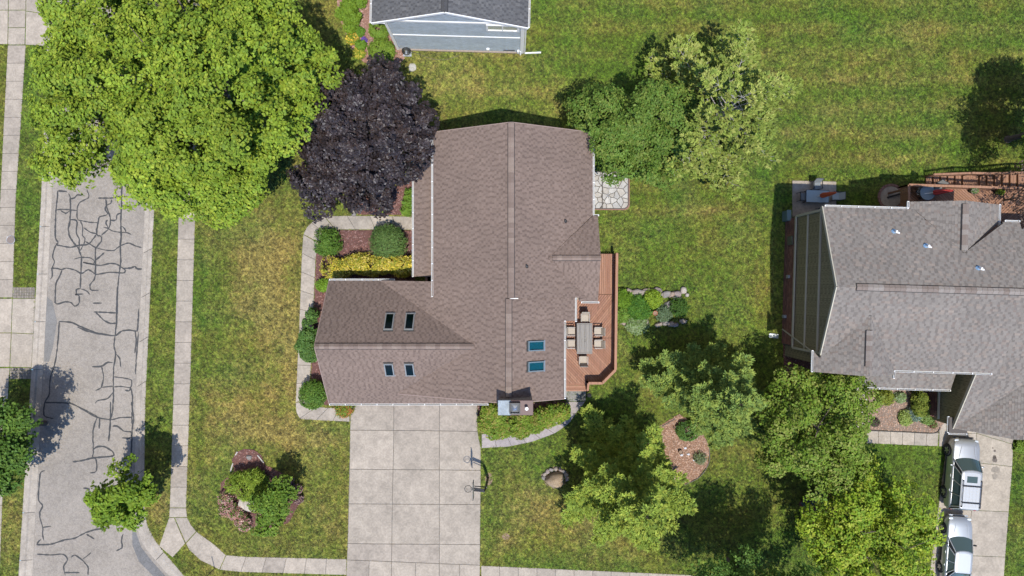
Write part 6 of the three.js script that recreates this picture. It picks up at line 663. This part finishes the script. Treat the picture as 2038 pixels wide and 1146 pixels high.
function car(name, label, pos, turn, o) {
  const t = thing(name, label, 'car', pos, turn); const paint = new THREE.MeshPhysicalMaterial({ color: lin(...o.paint), metalness: .6, roughness: .4, clearcoat: .6, clearcoatRoughness: .12 }), glass = new THREE.MeshPhysicalMaterial({ color: lin(.06, .088, .086), roughness: .06, metalness: 0, specularIntensity: 1, ior: 1.5 }), rub = std({ color: lin(.018, .018, .02), roughness: .85 }), alloy = std({ color: lin(.45, .45, .46), metalness: .8, roughness: .35 });
  const g = loftBody(o.st); { // winding check: outward
    const p = g.attributes.position; } const body = meshOf('body', g, paint, t); body.material.side = THREE.DoubleSide;
  const { wb, ww, wt, zf0, zf1, zr1, zr0, yb, yt } = o.cab; // windscreen bottom/top, rear top/bottom
  const B = [[-wb, yb, zf0], [wb, yb, zf0], [wb, yb, zr0], [-wb, yb, zr0]], T = [[-wt, yt, zf1], [wt, yt, zf1], [wt, yt, zr1], [-wt, yt, zr1]]; const mixp = (a, b, k) => [lerp(a[0], b[0], k), lerp(a[1], b[1], k), lerp(a[2], b[2], k)];
  const pane = (a, b, c, d, nm, k0 = .05, k1 = .95, v0 = .06, v1 = .95, bow = 0) => { const P = (u, v) => { const q = mixp(mixp(a, b, u), mixp(d, c, u), v); q[2] -= bow * (1 - (2 * u - 1) ** 2) * (1 - v * .45); q[1] += Math.abs(bow) * .12 * (1 - (2 * u - 1) ** 2); return q; }; const mb = new MB(); const seg = bow ? 10 : 4; for (let i = 0; i < seg; i++) { const u0 = lerp(k0, k1, i / seg), u1 = lerp(k0, k1, (i + 1) / seg); mb.quad(P(u0, v0), P(u1, v0), P(u1, v1), P(u0, v1)); } mb.build(nm, glass, t); };
  const core = new MB(); const sh = (p, k) => [p[0] * k, p[1] - .02, p[2] * .985 + .01]; for (let i = 0; i < 4; i++) { const j = (i + 1) % 4; core.quad(sh(B[j], .985), sh(B[i], .985), sh(T[i], .985), sh(T[j], .985)); } core.build('cabin', rub, t);
  pane(B[1], B[0], T[0], T[1], 'windscreen', .04, .96, .03, .97, .2); pane(B[3], B[2], T[2], T[3], 'rear_window', .08, .92, .12, .9, -.08);
  for (const s of [0, 1]) { const b0 = s ? B[1] : B[0], b1 = s ? B[2] : B[3], t0 = s ? T[1] : T[0], t1 = s ? T[2] : T[3]; const splits = o.splits; for (let k = 0; k + 1 < splits.length; k++) { const e0 = splits[k] + .012, e1 = splits[k + 1] - .012; if (s) pane(b0, b1, t1, t0, 'side_window', e0, e1, .1, .93); else pane(b1, b0, t0, t1, 'side_window', 1 - e1, 1 - e0, .1, .93); } for (const k of splits) new MB().bar(mixp(b0, b1, k), mixp(t0, t1, k), .05, .05).build('pillar', paint, t); }
  for (const [a, b] of [[B[0], T[0]], [B[1], T[1]], [B[2], T[2]], [B[3], T[3]]]) new MB().rod(a, b, .04, .036, 8).build('pillar', paint, t);
  { const z0 = zf1 - .05, z1 = zr1 + .06, w = wt + .03; const pol = [[-w + .12, z0], [-w * .45, z0 - .07], [0, z0 - .095], [w * .45, z0 - .07], [w - .12, z0], [w - .02, z0 + .1], [w, z0 + .3], [w, z1 - .25], [w - .04, z1 - .06], [w - .14, z1], [-w + .14, z1], [-w + .04, z1 - .06], [-w, z1 - .25], [-w, z0 + .3], [-w + .02, z0 + .1]]; const mb = new MB(); const i1 = inset(pol, .05), i2 = inset(pol, .16); mb.sides(pol, yt - .03, pol, yt); mb.sides(pol, yt, i1, yt + .035); mb.sides(i1, yt + .035, i2, yt + .05); mb.cap(i2, yt + .05); mb.build('roof', paint, t); }
  if (o.suv) { for (let k = 0; k < 4; k++) new MB().box(-.36 + k * .24, yt + .053, lerp(zf1, zr1, .66), .03, .008, (zr1 - zf1) * .6).build('roof_rib', paint, t); new MB().slab([[-.36, zf1 + .28], [.36, zf1 + .28], [.36, zf1 + .72], [-.36, zf1 + .72]], yt + .04, yt + .06, .01).build('sunroof', glass, t); for (const s of [-1, 1]) { new MB().bar([s * (wt - .06), yt + .12, zf1 + .55], [s * (wt - .06), yt + .12, zr1 - .1], .04, .035).box(s * (wt - .06), yt + .07, zf1 + .57, .04, .1, .08).box(s * (wt - .06), yt + .07, zr1 - .14, .04, .1, .08).build('roof_rail', rub, t); } for (const z of [zf1 + .95, zr1 - .42]) new MB().box(0, yt + .13, z, wt * 2 - .1, .03, .06).build('cross_bar', rub, t); }
  // wheels
  for (const z of o.axles) for (const s of [-1, 1]) { const wg = new THREE.Group(); wg.name = 'wheel'; wg.position.set(s * (o.track + .005), o.wr, z); t.add(wg); const arch = meshOf('wheel_arch', new THREE.CylinderGeometry(o.wr * 1.22, o.wr * 1.22, .1, 30).rotateZ(Math.PI / 2), rub, wg, [s * (o.half - o.track - .055), .03, 0]); const ty = meshOf('tyre', new THREE.TorusGeometry(o.wr * .8, o.wr * .23, 10, 30).rotateY(Math.PI / 2), rub, wg, [s * (o.half - o.track - .03), 0, 0]); meshOf('rim', new THREE.CylinderGeometry(o.wr * .62, o.wr * .62, .1, 24).rotateZ(Math.PI / 2), std({ color: lin(.06, .06, .06) }), wg, [s * (o.half - o.track - .06), 0, 0]); const sp = new MB(); for (let k = 0; k < 5; k++) { const a = k / 5 * 6.283 + .3; sp.bar([s * (o.half - o.track), 0, 0], [s * (o.half - o.track), Math.sin(a) * o.wr * .6, Math.cos(a) * o.wr * .6], .06, .08); } sp.build('spokes', alloy, wg); }
  const f = o.st[0][0], r = o.st[o.st.length - 1][0], bh = o.beltF; for (const s of [-1, 1]) { meshOf('headlight', lump(.16, .07, .1, 40, .02, 1), new THREE.MeshPhysicalMaterial({ color: lin(.55, .58, .6), roughness: .12, clearcoat: 1 }), t, [s * (o.half * .72), bh - .1, f + .16]); meshOf('tail_light', lump(.09, .14, .05, 41, .02, 1), std({ color: lin(.3, .015, .012), roughness: .25 }), t, [s * (o.half * .86), bh, r - .06]); const m = meshOf('side_mirror', lump(.12, .075, .06, 42, .02, 1), o.suv ? paint : rub, t, [s * (o.half + .12), yb + .06, zf0 + .38]); new MB().bar([s * (o.half - .06), yb - .02, zf0 + .4], [s * (o.half + .08), yb + .03, zf0 + .38], .04, .04).build('mirror_arm', rub, t); for (const k of o.doors) new MB().box(s * (o.half + .005), yb - .14, k, .03, .03, .16).build('door_handle', alloy, t); new MB().box(s * (o.half - .01), .36, (o.axles[0] + o.axles[1]) / 2, .06, .07, o.axles[1] - o.axles[0] - 1.0).build('sill', rub, t); }
  new MB().box(0, bh - .22, f + .02, o.half * .9, .16, .06).build('grille', rub, t); new MB().bar([-o.half * .75, .5, f - .01], [o.half * .75, .5, f - .01], .08, .14).build('front_bumper', o.suv ? std({ color: lin(.09, .09, .095), roughness: .7 }) : paint, t); new MB().bar([-o.half * .8, .55, r + .01], [o.half * .8, .55, r + .01], .1, .16).build('rear_bumper', o.suv ? std({ color: lin(.09, .09, .095), roughness: .7 }) : paint, t); new MB().bar([-wb * .6, yb + .025, zf0 - .02], [.1, yb + .05, zf0 + .08], .02, .015).bar([.05, yb + .025, zf0 - .02], [wb * .7, yb + .05, zf0 + .06], .02, .015).build('wiper', rub, t); new MB().bar([-o.half * .45, o.hood + .004, f + .5], [-o.half * .62, o.hood - .005, zf0 - .12], .018, .01).bar([o.half * .45, o.hood + .004, f + .5], [o.half * .62, o.hood - .005, zf0 - .12], .018, .01).build('hood_crease', paint, t); return t;
}
car('parked_suv', 'silver sport utility car with roof rails and sunroof on the driveway', [31.45, .035, 12.95], -.078, { suv: true, paint: [.44, .44, .43], half: .95, track: .8, wr: .37, axles: [-1.5, 1.45], hood: 1.12, beltF: .98, splits: [.12, .4, .68, .95], doors: [.15, 1.15], cab: { wb: .88, wt: .69, zf0: -1.02, zf1: -.35, zr1: 2.16, zr0: 2.4, yb: 1.07, yt: 1.7 }, st: [[-2.47, .42, .44, .56, .72, .74], [-2.43, .62, .38, .58, .82, .85], [-2.36, .76, .34, .6, .9, .94], [-2.22, .87, .3, .65, .98, 1.04], [-1.9, .945, .28, .68, 1.03, 1.1], [-1.2, .95, .28, .7, 1.06, 1.125], [-.9, .955, .28, .7, 1.08, 1.12], [0, .96, .28, .7, 1.09, 1.11], [1.4, .96, .28, .7, 1.09, 1.11], [2.2, .945, .3, .7, 1.08, 1.1], [2.42, .91, .36, .7, 1.03, 1.06], [2.48, .8, .45, .65, .92, .95]] });
car('parked_sedan', 'silver sedan parked behind the sport utility car', [31.12, .035, 18.35], -.078, { suv: false, paint: [.46, .475, .48], half: .88, track: .75, wr: .32, axles: [-1.42, 1.36], hood: .96, beltF: .82, splits: [.2, .55, .86], doors: [.1, 1.0], cab: { wb: .82, wt: .58, zf0: -.92, zf1: -.12, zr1: 1.25, zr0: 1.92, yb: .93, yt: 1.4 }, st: [[-2.4, .34, .34, .46, .58, .6], [-2.35, .54, .3, .48, .66, .69], [-2.24, .7, .27, .52, .74, .79], [-2.05, .81, .24, .55, .81, .87], [-1.7, .87, .22, .58, .87, .94], [-1.0, .88, .22, .6, .92, .98], [0, .89, .22, .6, .94, .97], [1.2, .89, .22, .6, .95, .98], [1.95, .87, .24, .62, .95, 1.0], [2.28, .82, .28, .62, .92, .97], [2.38, .7, .36, .58, .82, .86]] });

renderer.render(scene, camera);
